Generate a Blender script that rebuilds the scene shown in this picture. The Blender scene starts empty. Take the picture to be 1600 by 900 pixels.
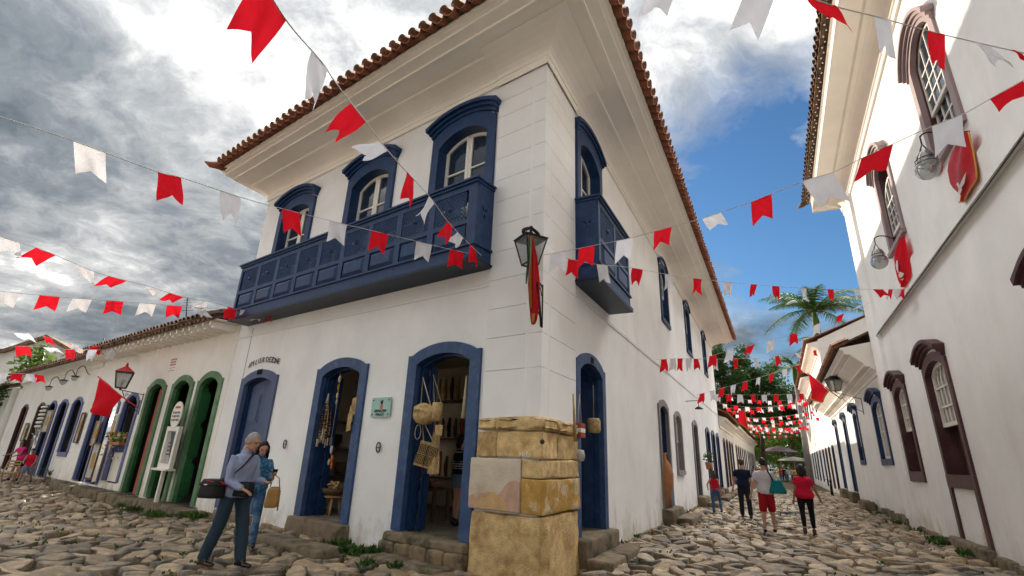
import bpy, bmesh, math, random
import numpy as np
from mathutils import Vector as V, Matrix, noise
from mathutils.geometry import tessellate_polygon
random.seed(7)
R = math.radians
sc = bpy.context.scene
col = sc.collection
# ------------------------------------------------------------------ camera
PITCH, ROLL, FPX, CAMH = .3324, .04, 764.5, 1.5
cp, sp, cr, sr = math.cos(PITCH), math.sin(PITCH), math.cos(ROLL), math.sin(ROLL)
_r, _u, _f = V((1, 0, 0)), V((0, -sp, cp)), V((0, cp, sp))
CR, CU = cr*_r + sr*_u, -sr*_r + cr*_u
CO = V((0, 0, CAMH))
cd = bpy.data.cameras.new('camera'); cam = bpy.data.objects.new('camera', cd); col.objects.link(cam)
cam.matrix_world = Matrix((( CR.x, CU.x, -_f.x, 0), (CR.y, CU.y, -_f.y, 0), (CR.z, CU.z, -_f.z, CAMH), (0, 0, 0, 1)))
cd.sensor_width = 36; cd.lens = FPX/1600*36; cd.clip_start = .05; cd.clip_end = 2000
sc.camera = cam
# ------------------------------------------------------------------ sun, sky, exposure
SUN_YAW, SUN_EL = R(-22), R(15.5)
sdir = V((math.sin(SUN_YAW)*math.cos(SUN_EL), math.cos(SUN_YAW)*math.cos(SUN_EL), math.sin(SUN_EL)))
sl = bpy.data.lights.new('sun', 'SUN'); so = bpy.data.objects.new('sun', sl); col.objects.link(so)
sl.energy = 1.2; sl.angle = R(.5); sl.color = (1, .86, .68)
so.rotation_euler = (-sdir).to_track_quat('-Z', 'Y').to_euler()
w = bpy.data.worlds.new('World'); sc.world = w; w.use_nodes = True
sc.view_settings.view_transform = 'Standard'; sc.view_settings.look = 'None'
sc.view_settings.exposure = 2.3; sc.view_settings.gamma = 1
sc.cycles.max_bounces = 8; sc.cycles.diffuse_bounces = 5; sc.cycles.transparent_max_bounces = 8
sc.cycles.use_denoising = True
class NT:
    def __init__(s, nt): s.nt = nt; s.n = nt.nodes; s.l = nt.links
    def new(s, t, **kw):
        n = s.n.new(t)
        for k, v in kw.items():
            if k.startswith('i_'):
                k = k[2:]; k = int(k) if k.isdigit() else k.replace('_', ' ')
                if hasattr(v, 'is_linked') or isinstance(v, bpy.types.NodeSocket): s.l.new(v, n.inputs[k])
                else: n.inputs[k].default_value = v
            else: setattr(n, k, v)
        return n
    def math(s, op, a, b=None, clamp=False):
        n = s.n.new('ShaderNodeMath'); n.operation = op; n.use_clamp = clamp
        for i, v in enumerate((a, b)):
            if v is None: continue
            if isinstance(v, bpy.types.NodeSocket): s.l.new(v, n.inputs[i])
            else: n.inputs[i].default_value = v
        return n.outputs[0]
    def vm(s, op, a, b=None):
        n = s.n.new('ShaderNodeVectorMath'); n.operation = op
        for i, v in enumerate((a, b)):
            if v is None: continue
            if isinstance(v, bpy.types.NodeSocket): s.l.new(v, n.inputs[i])
            else: n.inputs[i].default_value = v
        return n.outputs['Value'] if op == 'DOT_PRODUCT' else n.outputs[0]
    def ramp(s, fac, stops, interp='LINEAR'):
        n = s.n.new('ShaderNodeValToRGB'); s.l.new(fac, n.inputs[0]); e = n.color_ramp.elements
        n.color_ramp.interpolation = interp
        while len(e) < len(stops): e.new(.5)
        for k, (p, c) in enumerate(stops):
            e[k].position = p; e[k].color = (c, c, c, 1) if isinstance(c, (int, float)) else tuple(c)+(1,)
        return n.outputs[0]
    def mix(s, f, a, b, mode='MIX'):
        n = s.n.new('ShaderNodeMix'); n.data_type = 'RGBA'; n.blend_type = mode
        for i, v in ((0, f), (6, a), (7, b)):
            if isinstance(v, bpy.types.NodeSocket): s.l.new(v, n.inputs[i])
            else: n.inputs[i].default_value = v if i == 0 else (tuple(v)+(1,) if len(v) == 3 else v)
        return n.outputs[2]
    def noise(s, vec, scale, detail=4, rough=.55, dist=0):
        n = s.n.new('ShaderNodeTexNoise'); n.inputs['Scale'].default_value = scale; n.inputs['Detail'].default_value = detail
        n.inputs['Roughness'].default_value = rough; n.inputs['Distortion'].default_value = dist
        if vec is not None: s.l.new(vec, n.inputs['Vector'])
        return n.outputs['Fac']
t = NT(w.node_tree); bg = w.node_tree.nodes['Background']
sky = t.new('ShaderNodeTexSky'); sky.sky_type = 'NISHITA'; sky.sun_disc = False
sky.sun_elevation = SUN_EL; sky.sun_rotation = SUN_YAW; sky.air_density = 1.2; sky.dust_density = .6; sky.ozone_density = 2.5
skyc = t.mix(1, sky.outputs[0], (.0165, .0245, .0325), 'MULTIPLY')
dv = t.new('ShaderNodeTexCoord').outputs['Generated']
sep = t.new('ShaderNodeSeparateXYZ', i_0=dv)
zz = t.math('ADD', t.math('MAXIMUM', sep.outputs[2], 0), .27)
pp = t.new('ShaderNodeCombineXYZ', i_0=t.math('DIVIDE', sep.outputs[0], zz), i_1=t.math('DIVIDE', sep.outputs[1], zz), i_2=.4).outputs[0]
pw = t.vm('ADD', pp, t.vm('MULTIPLY', t.new('ShaderNodeTexNoise', i_0=pp, i_Scale=2.4, i_Detail=5.0).outputs['Color'], (.30, .30, 0)))
n1 = t.noise(pw, 1.6, 10, .60)
n2 = t.noise(t.vm('ADD', pw, (7.3, 2.1, 3)), 2.5, 12, .65)
n3 = t.noise(t.vm('ADD', pw, (1.3, 9.1, 5)), 1.1, 4, .5)
bd = V((math.sin(R(28)), math.cos(R(28)), .48)).normalized()
blue = t.ramp(t.vm('DOT_PRODUCT', dv, tuple(bd)), [(.90, 0.0), (1.0, 1.0)])
mask = t.ramp(t.math('SUBTRACT', t.math('ADD', n1, .27), t.math('MULTIPLY', blue, .43)), [(.44, 0.0), (.60, 1.0)])
shade = t.math('ADD', t.math('MULTIPLY', n2, .62), t.math('MULTIPLY', n3, .38))
cloud = t.ramp(shade, [(.37, (.030, .037, .044)), (.45, (.061, .068, .075)), (.51, (.112, .116, .119)), (.555, (.18, .18, .178)), (.595, (.38, .37, .365)), (.635, (4.5, 4.45, 4.35)), (.70, (14, 13.8, 13.5))])
cloud = t.vm('SCALE', cloud); t.l.new(t.math('ADD', t.math('MULTIPLY', t.math('MAXIMUM', sep.outputs[2], 0), .8), .72), cloud.node.inputs['Scale'])
out = t.mix(mask, skyc, cloud)
t.l.new(out, bg.inputs[0]); bg.inputs[1].default_value = 1.0

# ------------------------------------------------------------------ materials
def mat(name, c, rough=.8, var=.12, vs=2.0, bump=.15, bs=30, metal=0, spec=.3, c2=None, c2s=1.2, c2r=(.5, .62), dirt=None, island=0, objrand=0, streak=False, base=None, transl=0, coat=0, alpha=1, transm=0):
    m = bpy.data.materials.new(name); m.use_nodes = True; t = NT(m.node_tree); b = m.node_tree.nodes['Principled BSDF']
    pos = t.new('ShaderNodeNewGeometry').outputs['Position'] if not (island or objrand) else t.new('ShaderNodeTexCoord').outputs['Object']
    if streak: pos2 = t.vm('MULTIPLY', pos, (1, 1, .25))
    else: pos2 = pos
    n = t.noise(pos2, vs, 6, .6)
    k = t.ramp(n, [(.3, 1-var), (.7, 1+var*.6)])
    cc = tuple(c)
    base_, base = base, cc
    if c2 is not None:
        base = t.mix(t.ramp(t.noise(t.vm('ADD', pos2, (3, 5, 1)), c2s, 7, .65), [(c2r[0], 0.0), (c2r[1], 1.0)]), cc, c2)
    if island:
        ri = t.new('ShaderNodeNewGeometry').outputs['Random Per Island']
        base = t.mix(1, base, t.ramp(ri, [(0, 1-island), (.5, 1.0), (1, 1+island)]), 'MULTIPLY')
    if objrand:
        ri = t.new('ShaderNodeObjectInfo').outputs['Random']
        base = t.mix(1, base, t.ramp(ri, [(0, 1-objrand), (.5, 1.0), (1, 1+objrand)]), 'MULTIPLY')
    base = t.mix(1, base, k, 'MULTIPLY')
    if dirt is not None:
        base = t.mix(t.ramp(t.noise(t.vm('MULTIPLY', t.vm('ADD', pos, (11, 3, 7)), (1, 1, .35)), .9, 8, .7), [(.54, 0.0), (.78, .45)]), base, dirt)
    if base_ is not None:
        zc_ = t.new('ShaderNodeSeparateXYZ', i_0=pos).outputs[2]
        f = t.math('ADD', t.math('MULTIPLY', zc_, -.42), t.math('MULTIPLY', t.noise(t.vm('MULTIPLY', pos, (1, 1, .5)), 2.2, 8, .68), 1.5))
        base = t.mix(t.ramp(f, [(.62, 0.0), (.95, .75)]), base, base_)
    t.l.new(base, b.inputs['Base Color'])
    b.inputs['Roughness'].default_value = rough; b.inputs['Metallic'].default_value = metal
    b.inputs['Specular IOR Level'].default_value = spec; b.inputs['Coat Weight'].default_value = coat
    if transm: b.inputs['Transmission Weight'].default_value = transm; b.inputs['IOR'].default_value = 1.05
    if bump:
        bn = t.new('ShaderNodeBump', i_Strength=bump, i_Distance=.02, i_Height=t.noise(pos, bs, 5, .6))
        t.l.new(bn.outputs[0], b.inputs['Normal'])
    if transl:
        o = m.node_tree.nodes['Material Output']; tr = t.new('ShaderNodeBsdfTranslucent'); t.l.new(base, tr.inputs[0])
        mx = t.new('ShaderNodeMixShader', i_0=transl); t.l.new(b.outputs[0], mx.inputs[1]); t.l.new(tr.outputs[0], mx.inputs[2]); t.l.new(mx.outputs[0], o.inputs[0])
    return m
M = {}
M['plaster'] = mat('lime_plaster', (.855, .86, .86), .85, .09, .8, .2, 10, dirt=(.64, .60, .54), base=(.46, .38, .27))
M['plaster2'] = mat('right_plaster', (.86, .855, .84), .85, .09, .7, .2, 10, dirt=(.68, .62, .55), base=(.50, .38, .24))
M['plaster3'] = mat('old_plaster', (.85, .83, .79), .88, .07, 1.1, .2, 9, dirt=(.58, .52, .44), base=(.42, .34, .24))
M['cream'] = mat('cornice_cream', (.90, .86, .79), .75, .05, 1.5, .05, 20)
M['quoin'] = mat('quoin_plaster', (.84, .845, .845), .85, .05, 1.3, .12, 18)
M['navy'] = mat('navy_paint', (.007, .034, .112), .45, .22, 5, .12, 40, spec=.4, c2=(.013, .052, .15), c2s=5)
M['blue'] = mat('blue_paint', (.026, .068, .180), .5, .22, 5, .12, 40, spec=.4, c2=(.045, .10, .21), c2s=5, dirt=(.12, .13, .15))
M['dblue'] = mat('dark_blue_paint', (.008, .020, .045), .45, .14, 3, .05, 40)  # near-black navy paint for balcony floors, lattice backing boards and some door leaves
M['greyblue'] = mat('slate_blue_paint', (.085, .115, .215), .55, .12, 3, .08, 40)
M['royal'] = mat('royal_blue_paint', (.012, .03, .13), .5, .12, 3, .05, 30)
M['lilac'] = mat('lilac_paint', (.15, .18, .34), .6, .12, 3, .05, 30)
M['green'] = mat('green_paint', (.018, .105, .035), .5, .18, 2, .1, 30, c2=(.03, .15, .05))
M['lgreen'] = mat('pale_green_paint', (.095, .20, .10), .6, .16, 3, .08, 30, c2=(.18, .30, .18))
M['redpaint'] = mat('red_door_paint', (.34, .065, .045), .6, .2, 3, .1, 20, c2=(.45, .16, .11))
M['brown'] = mat('maroon_paint', (.085, .036, .036), .5, .15, 3, .06, 40, c2=(.12, .06, .06))
M['mauve'] = mat('mauve_paint', (.32, .24, .25), .6, .1, 3, .05, 40)
M['dbrown'] = mat('dark_brown_wood', (.05, .022, .014), .6, .2, 4, .1, 40)
M['ochrep'] = mat('ochre_paint', (.40, .24, .03), .6, .15, 3, .06, 30)
M['greystone'] = mat('grey_stone_trim', (.26, .24, .25), .85, .15, 3, .2, 30)
M['whitep'] = mat('white_paint', (.80, .77, .70), .45, .05, 3, .03, 40, spec=.5)
M['glass'] = mat('window_glass', (.020, .032, .055), .06, .3, 1.2, 0, spec=.8)
M['lglass'] = mat('lantern_glass', (.55, .58, .58), .08, .1, 4, 0, spec=.6, transm=.75)
M['curtain'] = mat('dark_curtain', (.035, .05, .10), .9, .2, 4, .1, 20)
M['lcurtain'] = mat('pale_curtain', (.45, .44, .42), .9, .2, 4, .1, 20)
M['tile'] = mat('terracotta_tile', (.30, .105, .055), .85, .2, 5, .35, 60, c2=(.17, .06, .04), c2s=4, objrand=.22)
M['tilelight'] = mat('terracotta_cap', (.50, .33, .24), .85, .2, 5, .35, 50, c2=(.30, .20, .16), c2s=5, objrand=.18)
M['oldtile'] = mat('weathered_tile', (.20, .12, .075), .9, .35, 5, .5, 40, c2=(.06, .05, .04), c2s=4, objrand=.3)
M['mortar'] = mat('mortar', (.55, .50, .44), .9, .1, 6, .3, 40)
M['stone'] = mat('plinth_stone', (.235, .175, .105), .9, .3, 6, .9, 26, c2=(.11, .09, .065), c2s=3, objrand=.18)
M['stoneg'] = mat('mossy_step_stone', (.20, .155, .105), .92, .3, 5, .9, 24, c2=(.085, .08, .045), c2s=3, objrand=.15)
M['ochre_stone'] = mat('ochre_sandstone', (.68, .49, .24), .9, .30, 9, 1.0, 45, c2=(.40, .24, .09), c2s=3.2, c2r=(.48, .70), dirt=(.13, .085, .04), objrand=.12)
M['pale_stone'] = mat('pale_sandstone', (.60, .52, .41), .85, .12, 5, .5, 30, c2=(.50, .40, .29), c2s=2)
M['gold_stone'] = mat('stained_gold_sandstone', (.46, .27, .065), .75, .3, 5, .5, 20, c2=(.58, .46, .30), c2s=3.5, c2r=(.53, .60))
M['pink_stone'] = mat('pink_patch', (.52, .33, .24), .85, .2, 6, .4, 30)
M['sand_stone'] = mat('sand_patch', (.56, .37, .18), .85, .2, 6, .4, 30)
M['joint'] = mat('dark_joint', (.06, .05, .035), .95, .3, 6, .5, 30)
M['cobble'] = mat('cobble_stone', (.35, .26, .16), .55, .45, 9, .9, 34, spec=.45, c2=(.16, .145, .12), c2s=1.3, island=.5)
M['cobble1'] = mat('large_cobble_stone', (.35, .26, .16), .55, .45, 9, .9, 34, spec=.45, c2=(.15, .14, .12), c2s=2.2, objrand=.5)
M['earth'] = mat('earth_joint', (.075, .056, .032), .95, .3, 5, .8, 18, c2=(.085, .09, .04), c2s=1.4)
M['puddle'] = mat('puddle_water', (.03, .03, .03), .04, .1, 4, 0, spec=.9)
M['iron'] = mat('black_iron', (.02, .02, .022), .45, .2, 8, .1, 40, metal=.4)
M['redcloth'] = mat('red_cloth', (.80, .015, .03), .85, .08, 8, .06, 90, transl=.42, spec=.1)
M['whitecloth'] = mat('white_cloth', (.78, .78, .83), .85, .05, 8, .05, 90, transl=.40, spec=.1)
M['string'] = mat('white_string', (.55, .54, .52), .8, .1, 8, 0)
M['redsilk'] = mat('red_silk', (.55, .012, .02), .5, .2, 6, .15, 30, transl=.15)
M['gold'] = mat('gold_fringe', (.60, .34, .05), .6, .2, 12, .2, 60)
M['greencloth'] = mat('green_ribbon', (.03, .18, .06), .7, .1, 8, .05, 50)
M['straw'] = mat('woven_straw', (.58, .41, .20), .8, .25, 18, .8, 90, c2=(.42, .27, .11), c2s=14)
M['strawd'] = mat('dark_straw', (.03, .022, .016), .8, .2, 10, .4, 60)
M['jute'] = mat('jute_rope', (.52, .44, .30), .9, .2, 12, .4, 60)
M['seed'] = mat('dark_seed', (.035, .018, .014), .4, .3, 10, .1, 40)
M['teal'] = mat('pale_teal_sign', (.35, .55, .50), .5, .05, 5, .02, 30)
M['ink'] = mat('dark_ink', (.03, .03, .035), .7, .1, 8, 0)
M['redink'] = mat('faded_red_ink', (.45, .12, .12), .8, .1, 8, 0)
M['coral'] = mat('coral_print', (.55, .16, .11), .7, .1, 8, 0)
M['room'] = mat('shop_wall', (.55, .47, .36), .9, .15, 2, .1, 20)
M['roomfloor'] = mat('shop_floor', (.24, .21, .18), .7, .15, 3, .1, 20)
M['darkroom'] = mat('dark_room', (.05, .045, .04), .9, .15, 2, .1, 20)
M['shelf'] = mat('shelf_wood', (.13, .075, .04), .7, .25, 5, .2, 30)
M['wood'] = mat('pale_wood', (.42, .28, .14), .7, .25, 7, .2, 40)
M['bark'] = mat('bark', (.09, .07, .05), .9, .3, 4, .6, 20)
M['leaf'] = mat('dark_leaf', (.045, .105, .022), .6, .35, .5, 0, island=.55, transl=.35)
M['leafl'] = mat('light_leaf', (.14, .23, .04), .6, .35, .6, 0, island=.4, transl=.45)
M['palmleaf'] = mat('palm_leaf', (.075, .16, .035), .5, .3, .8, 0, island=.35, transl=.25)
M['weed'] = mat('weed_leaf', (.045, .11, .018), .6, .3, 4, 0, island=.35, transl=.2)
M['skin'] = mat('skin', (.50, .27, .185), .5, .08, 12, .05, 60, spec=.4)
M['skin2'] = mat('tan_skin', (.33, .17, .11), .5, .08, 12, .05, 60, spec=.4)
M['hairg'] = mat('grey_hair', (.36, .35, .34), .6, .25, 30, .5, 120)
M['hair'] = mat('black_hair', (.012, .009, .008), .4, .25, 30, .5, 120)
M['hairb'] = mat('brown_hair', (.06, .03, .018), .45, .25, 30, .5, 120)
def cloth(n, c, **k): return mat(n, c, .85, .12, 7, .3, 45, spec=.15, **k)
M['shirtblue'] = cloth('pale_blue_shirt_cloth', (.30, .35, .52))
M['tealtrouser'] = cloth('dark_teal_trousers', (.030, .055, .080))
M['jeans'] = cloth('blue_denim', (.045, .115, .24), c2=(.13, .25, .42), c2s=5)
M['floral'] = mat('floral_blouse', (.025, .10, .24), .85, .15, 10, .2, 45, c2=(.10, .28, .42), c2s=22, c2r=(.5, .55))
M['navyc'] = cloth('navy_tshirt', (.012, .02, .045))
M['darkj'] = cloth('dark_trousers', (.018, .024, .036))
M['whitet'] = cloth('white_tshirt', (.56, .55, .60))
M['redshort'] = cloth('red_shorts', (.36, .012, .02))
M['redt'] = cloth('red_tshirt', (.60, .012, .045))
M['pinkt'] = cloth('magenta_tshirt', (.65, .03, .20))
M['blackc'] = cloth('black_cloth', (.010, .010, .012))
M['greyc'] = cloth('grey_cloth', (.16, .18, .25))
M['denimskirt'] = cloth('denim_shorts', (.13, .20, .27))
M['tealbag'] = cloth('teal_bag_cloth', (.01, .17, .20))
M['tanleather'] = mat('tan_leather', (.36, .20, .06), .5, .2, 6, .2, 40)
M['blackbag'] = mat('black_bag_nylon', (.010, .010, .012), .6, .2, 8, .3, 60)
M['shoe'] = mat('black_shoe', (.015, .010, .009), .25, .2, 8, .1, 40, spec=.6)
M['redtrim'] = mat('red_piping', (.45, .02, .03), .6, .1, 8, 0)
M['terra'] = mat('terracotta_pot', (.42, .19, .09), .8, .2, 6, .2, 40)
M['umb'] = cloth('mauve_umbrella_cloth', (.26, .20, .24))
M['grn'] = cloth('green_cloth', (.02, .22, .08)); M['yel'] = cloth('yellow_cloth', (.6, .33, .04)); M['org'] = cloth('orange_cloth', (.6, .14, .03))
M['flowerw'] = mat('cream_petal', (.75, .68, .45), .7, .1, 8, 0, transl=.2); M['floweo'] = mat('orange_petal', (.75, .25, .06), .7, .1, 8, 0, transl=.2)

# ------------------------------------------------------------------ geometry helpers
def dirv(a): return V((math.sin(a), math.cos(a), 0))
YL, YR = -.9298, .4876
C = V((.4754, 7.3734, 0))
DL, DR = dirv(YL), dirv(YR)
NL = -V((math.cos(YL), -math.sin(YL), 0)); NR = V((math.cos(YR), -math.sin(YR), 0))
class Frame:
    def __init__(s, p, u, n): s.p, s.u, s.n = p, u, n
    def __call__(s, a, o, z): return s.p + s.u*a + s.n*o + V((0, 0, z))
FL, FR, FW = Frame(C, DL, NL), Frame(C, DR, NR), Frame(C+NR*6.55, DR, -NR)
FWORLD = Frame(V((0, 0, 0)), V((1, 0, 0)), V((0, 1, 0)))
G0 = -.1
def ray(x, y): return ((x-800)*CR - (y-450)*CU + FPX*_f).normalized()
def at(x, y, dist): return CO + ray(x, y)*dist
def onplane(F, x, y, o=0):
    d = ray(x, y); q = F(0, o, 0); tt = (q-CO).dot(F.n)/d.dot(F.n); p = CO+d*tt; return (p-q).dot(F.u), p.z
def proj(p):
    d = p-CO; ww = d.dot(_f); return 800+FPX*d.dot(CR)/ww, 450-FPX*d.dot(CU)/ww
def smooth(a, b, x):
    x = min(1, max(0, (x-a)/(b-a))); return x*x*(3-2*x)
def gz(x, y):
    q = V((x, y, 0))-C; s = q.dot(DL); o = q.dot(NL)
    z = G0 - .16*smooth(7, 12, s)*(1-smooth(-2, -6, o))
    return z + .03*noise.noise(V((x*.35, y*.35, 0)))

class MB:
    def __init__(s): s.v = []; s.f = []; s.m = []; s.sm = []
    def add(s, vs, fs, mi=0, sm=False):
        k = len(s.v); s.v += [V(p) for p in vs]; s.f += [tuple(i+k for i in f) for f in fs]; s.m += [mi]*len(fs); s.sm += [sm]*len(fs); return s
    def box(s, F, a0, a1, o0, o1, z0, z1, mi=0):
        p = [F(a, o, z) for z in (z0, z1) for o in (o0, o1) for a in (a0, a1)]
        return s.add(p, [(0, 1, 3, 2), (4, 6, 7, 5), (0, 4, 5, 1), (2, 3, 7, 6), (0, 2, 6, 4), (1, 5, 7, 3)], mi)
    def poly(s, F, outer, holes=(), o0=0, o1=.05, mi=0, sides=True):
        loops = [list(outer)]+[list(h) for h in holes]; flat = [p for l in loops for p in l]; n = len(flat)
        tr = tessellate_polygon([[V((a, z, 0)) for a, z in l] for l in loops])
        vs = [F(a, o1, z) for a, z in flat]+([F(a, o0, z) for a, z in flat] if sides else [])
        fs = [tuple(q) for q in tr]
        if sides:
            fs += [tuple(i+n for i in reversed(q)) for q in tr]; k = 0
            for l in loops:
                for i in range(len(l)): j = (i+1) % len(l); fs.append((k+i, k+j, k+j+n, k+i+n))
                k += len(l)
        return s.add(vs, fs, mi)
    def tube(s, pts, r, n=8, mi=0, cap=True, sm=True, ry=None, up=None):
        pts = [V(p) for p in pts]; m = len(pts)
        rs = r if isinstance(r, (list, tuple)) else [r]*m
        rys = ry if ry is not None else rs
        vs = []; fs = []; ref = V(up) if up is not None else None
        prev = None
        for i, p in enumerate(pts):
            d = (pts[min(i+1, m-1)]-pts[max(i-1, 0)])
            d = d.normalized() if d.length > 1e-9 else V((0, 0, 1))
            if ref is not None: a = (ref-d*ref.dot(d))
            elif prev is not None: a = prev-d*prev.dot(d)
            else: a = d.orthogonal()
            if a.length < 1e-6: a = d.orthogonal()
            a.normalize(); prev = a; b = d.cross(a)
            rr = rs[i]; r2 = rys[i]
            vs += [p+a*math.cos(2*math.pi*k/n)*rr+b*math.sin(2*math.pi*k/n)*r2 for k in range(n)]
        for i in range(m-1):
            for k in range(n): fs.append((i*n+k, i*n+(k+1) % n, (i+1)*n+(k+1) % n, (i+1)*n+k))
        if cap: fs.append(tuple(range(n))[::-1]); fs.append(tuple((m-1)*n+k for k in range(n)))
        return s.add(vs, fs, mi, sm)
    def lathe(s, c, prof, n=16, mi=0, sx=1, sy=1, sm=True):
        c = V(c); vs = [c+V((math.cos(2*math.pi*k/n)*r*sx, math.sin(2*math.pi*k/n)*r*sy, z)) for r, z in prof for k in range(n)]
        fs = [(i*n+k, i*n+(k+1) % n, (i+1)*n+(k+1) % n, (i+1)*n+k) for i in range(len(prof)-1) for k in range(n)]
        return s.add(vs, fs, mi, sm)
    def ball(s, c, r, n=10, mi=0, sq=(1, 1, 1)):
        c = V(c); m = n//2+1; vs = []
        for i in range(m+1):
            th = math.pi*i/m
            for k in range(n):
                ph = 2*math.pi*k/n; vs.append(c+V((r*sq[0]*math.sin(th)*math.cos(ph), r*sq[1]*math.sin(th)*math.sin(ph), r*sq[2]*math.cos(th))))
        return s.add(vs, [(i*n+k, i*n+(k+1) % n, (i+1)*n+(k+1) % n, (i+1)*n+k) for i in range(m) for k in range(n)], mi, True)
    def grid(s, fn, nu, nv, mi=0, sm=True):
        vs = [fn(i/nu, j/nv) for j in range(nv+1) for i in range(nu+1)]
        return s.add(vs, [(j*(nu+1)+i, j*(nu+1)+i+1, (j+1)*(nu+1)+i+1, (j+1)*(nu+1)+i) for j in range(nv) for i in range(nu)], mi, sm)
    def mesh(s, name, mats, off=V((0, 0, 0))):
        me = bpy.data.meshes.new(name); me.from_pydata([tuple(p-off) for p in s.v], [], s.f)
        for m in (mats if isinstance(mats, (list, tuple)) else [mats]): me.materials.append(m)
        me.polygons.foreach_set('material_index', s.m); me.polygons.foreach_set('use_smooth', s.sm); me.update(); return me
def worldloc(o):
    p = V((0, 0, 0))
    while o is not None: p += o.location; o = o.parent
    return p
def obj(name, mb, m, parent=None, loc=None):
    """link a MB (world coordinates) as one mesh object; part of parent when given"""
    L = worldloc(parent) if parent else (V(loc) if loc is not None else V((0, 0, 0)))
    o = bpy.data.objects.new(name, mb.mesh(name, m, L)); col.objects.link(o)
    if parent: o.parent = parent
    else: o.location = L
    return o
def put(name, me, mw, parent=None):
    """an object from shared mesh data at world matrix mw"""
    o = bpy.data.objects.new(name, me); col.objects.link(o)
    if parent: o.parent = parent; mw = Matrix.Translation(-worldloc(parent)) @ mw
    o.matrix_basis = mw
    return o
def tag(o, label=None, cat=None, group=None, kind=None):
    for k, v in (('label', label), ('category', cat), ('group', group), ('kind', kind)):
        if v: o[k] = v
    return o
def thing(name, loc, label, cat, group=None):
    o = bpy.data.objects.new(name, None); col.objects.link(o); o.location = V(loc); o.empty_display_size = .2
    return tag(o, label, cat, group)
def struct(name, mb, m): return tag(obj(name, mb, m), kind='structure')
def recalc(o):
    bm = bmesh.new(); bm.from_mesh(o.data); bmesh.ops.recalc_face_normals(bm, faces=bm.faces); bm.to_mesh(o.data); bm.free(); return o
def rough_block(mb, pts, z0, z1, bev=.03, cuts=2, amp=.012, seed=0, mi=0):
    """a worn stone: plan polygon pts (world xy) between two heights, edges rounded, faces uneven"""
    bm = bmesh.new(); n = len(pts)
    lo = [bm.verts.new((p[0], p[1], z0)) for p in pts]; hi = [bm.verts.new((p[0], p[1], z1)) for p in pts]
    bm.faces.new(lo[::-1]); bm.faces.new(hi)
    for i in range(n): bm.faces.new((lo[i], lo[(i+1) % n], hi[(i+1) % n], hi[i]))
    bmesh.ops.recalc_face_normals(bm, faces=bm.faces)
    if cuts: bmesh.ops.subdivide_edges(bm, edges=[e for e in bm.edges if e.calc_length() > .12], cuts=cuts, use_grid_fill=True)
    sharp = [e for e in bm.edges if len(e.link_faces) == 2 and e.calc_face_angle(0) > .5]
    bmesh.ops.bevel(bm, geom=sharp, offset=bev, segments=2, affect='EDGES', profile=.5)
    bm.normal_update()
    for v in bm.verts:
        q = v.co*3.1+V((seed*3.7, seed*1.3, 0)); v.co += v.normal*(noise.noise(q)*amp*1.6+noise.noise(q*3.2)*amp*.7)
    bm.verts.index_update()
    mb.add([v.co.copy() for v in bm.verts], [tuple(v.index for v in f.verts) for f in bm.faces], mi, True); bm.free(); return mb
def quad(F, a0, a1, o0, o1): return [F(a, o, 0) for a, o in ((a0, o0), (a1, o0), (a1, o1), (a0, o1))]
def arch(a0, a1, z0, zc, zp, n=10, shoulder=0):
    """outline of an opening: jambs up to zc, segmental head to zp"""
    b0, b1 = a0+shoulder, a1-shoulder
    top = []
    for i in range(n+1):
        x = i/n; h = 1-(2*x-1)**2; top.append((b1+(b0-b1)*x, zc+(zp-zc)*(h**.85)))
    o = [(a0, z0), (a1, z0)]
    if shoulder: o.append((a1, zc))
    o += top
    if shoulder: o.append((a0, zc))
    return o
def surround(mb, F, out, inn, o0, o1, mi=0):
    """ring between two outlines made by arch() that share the foot line"""
    z = out[0][1]
    mb.poly(F, out[1:]+[out[0], (inn[0][0], z)]+inn[:1:-1]+[(inn[1][0], z)], (), o0, o1, mi); return mb

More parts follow.
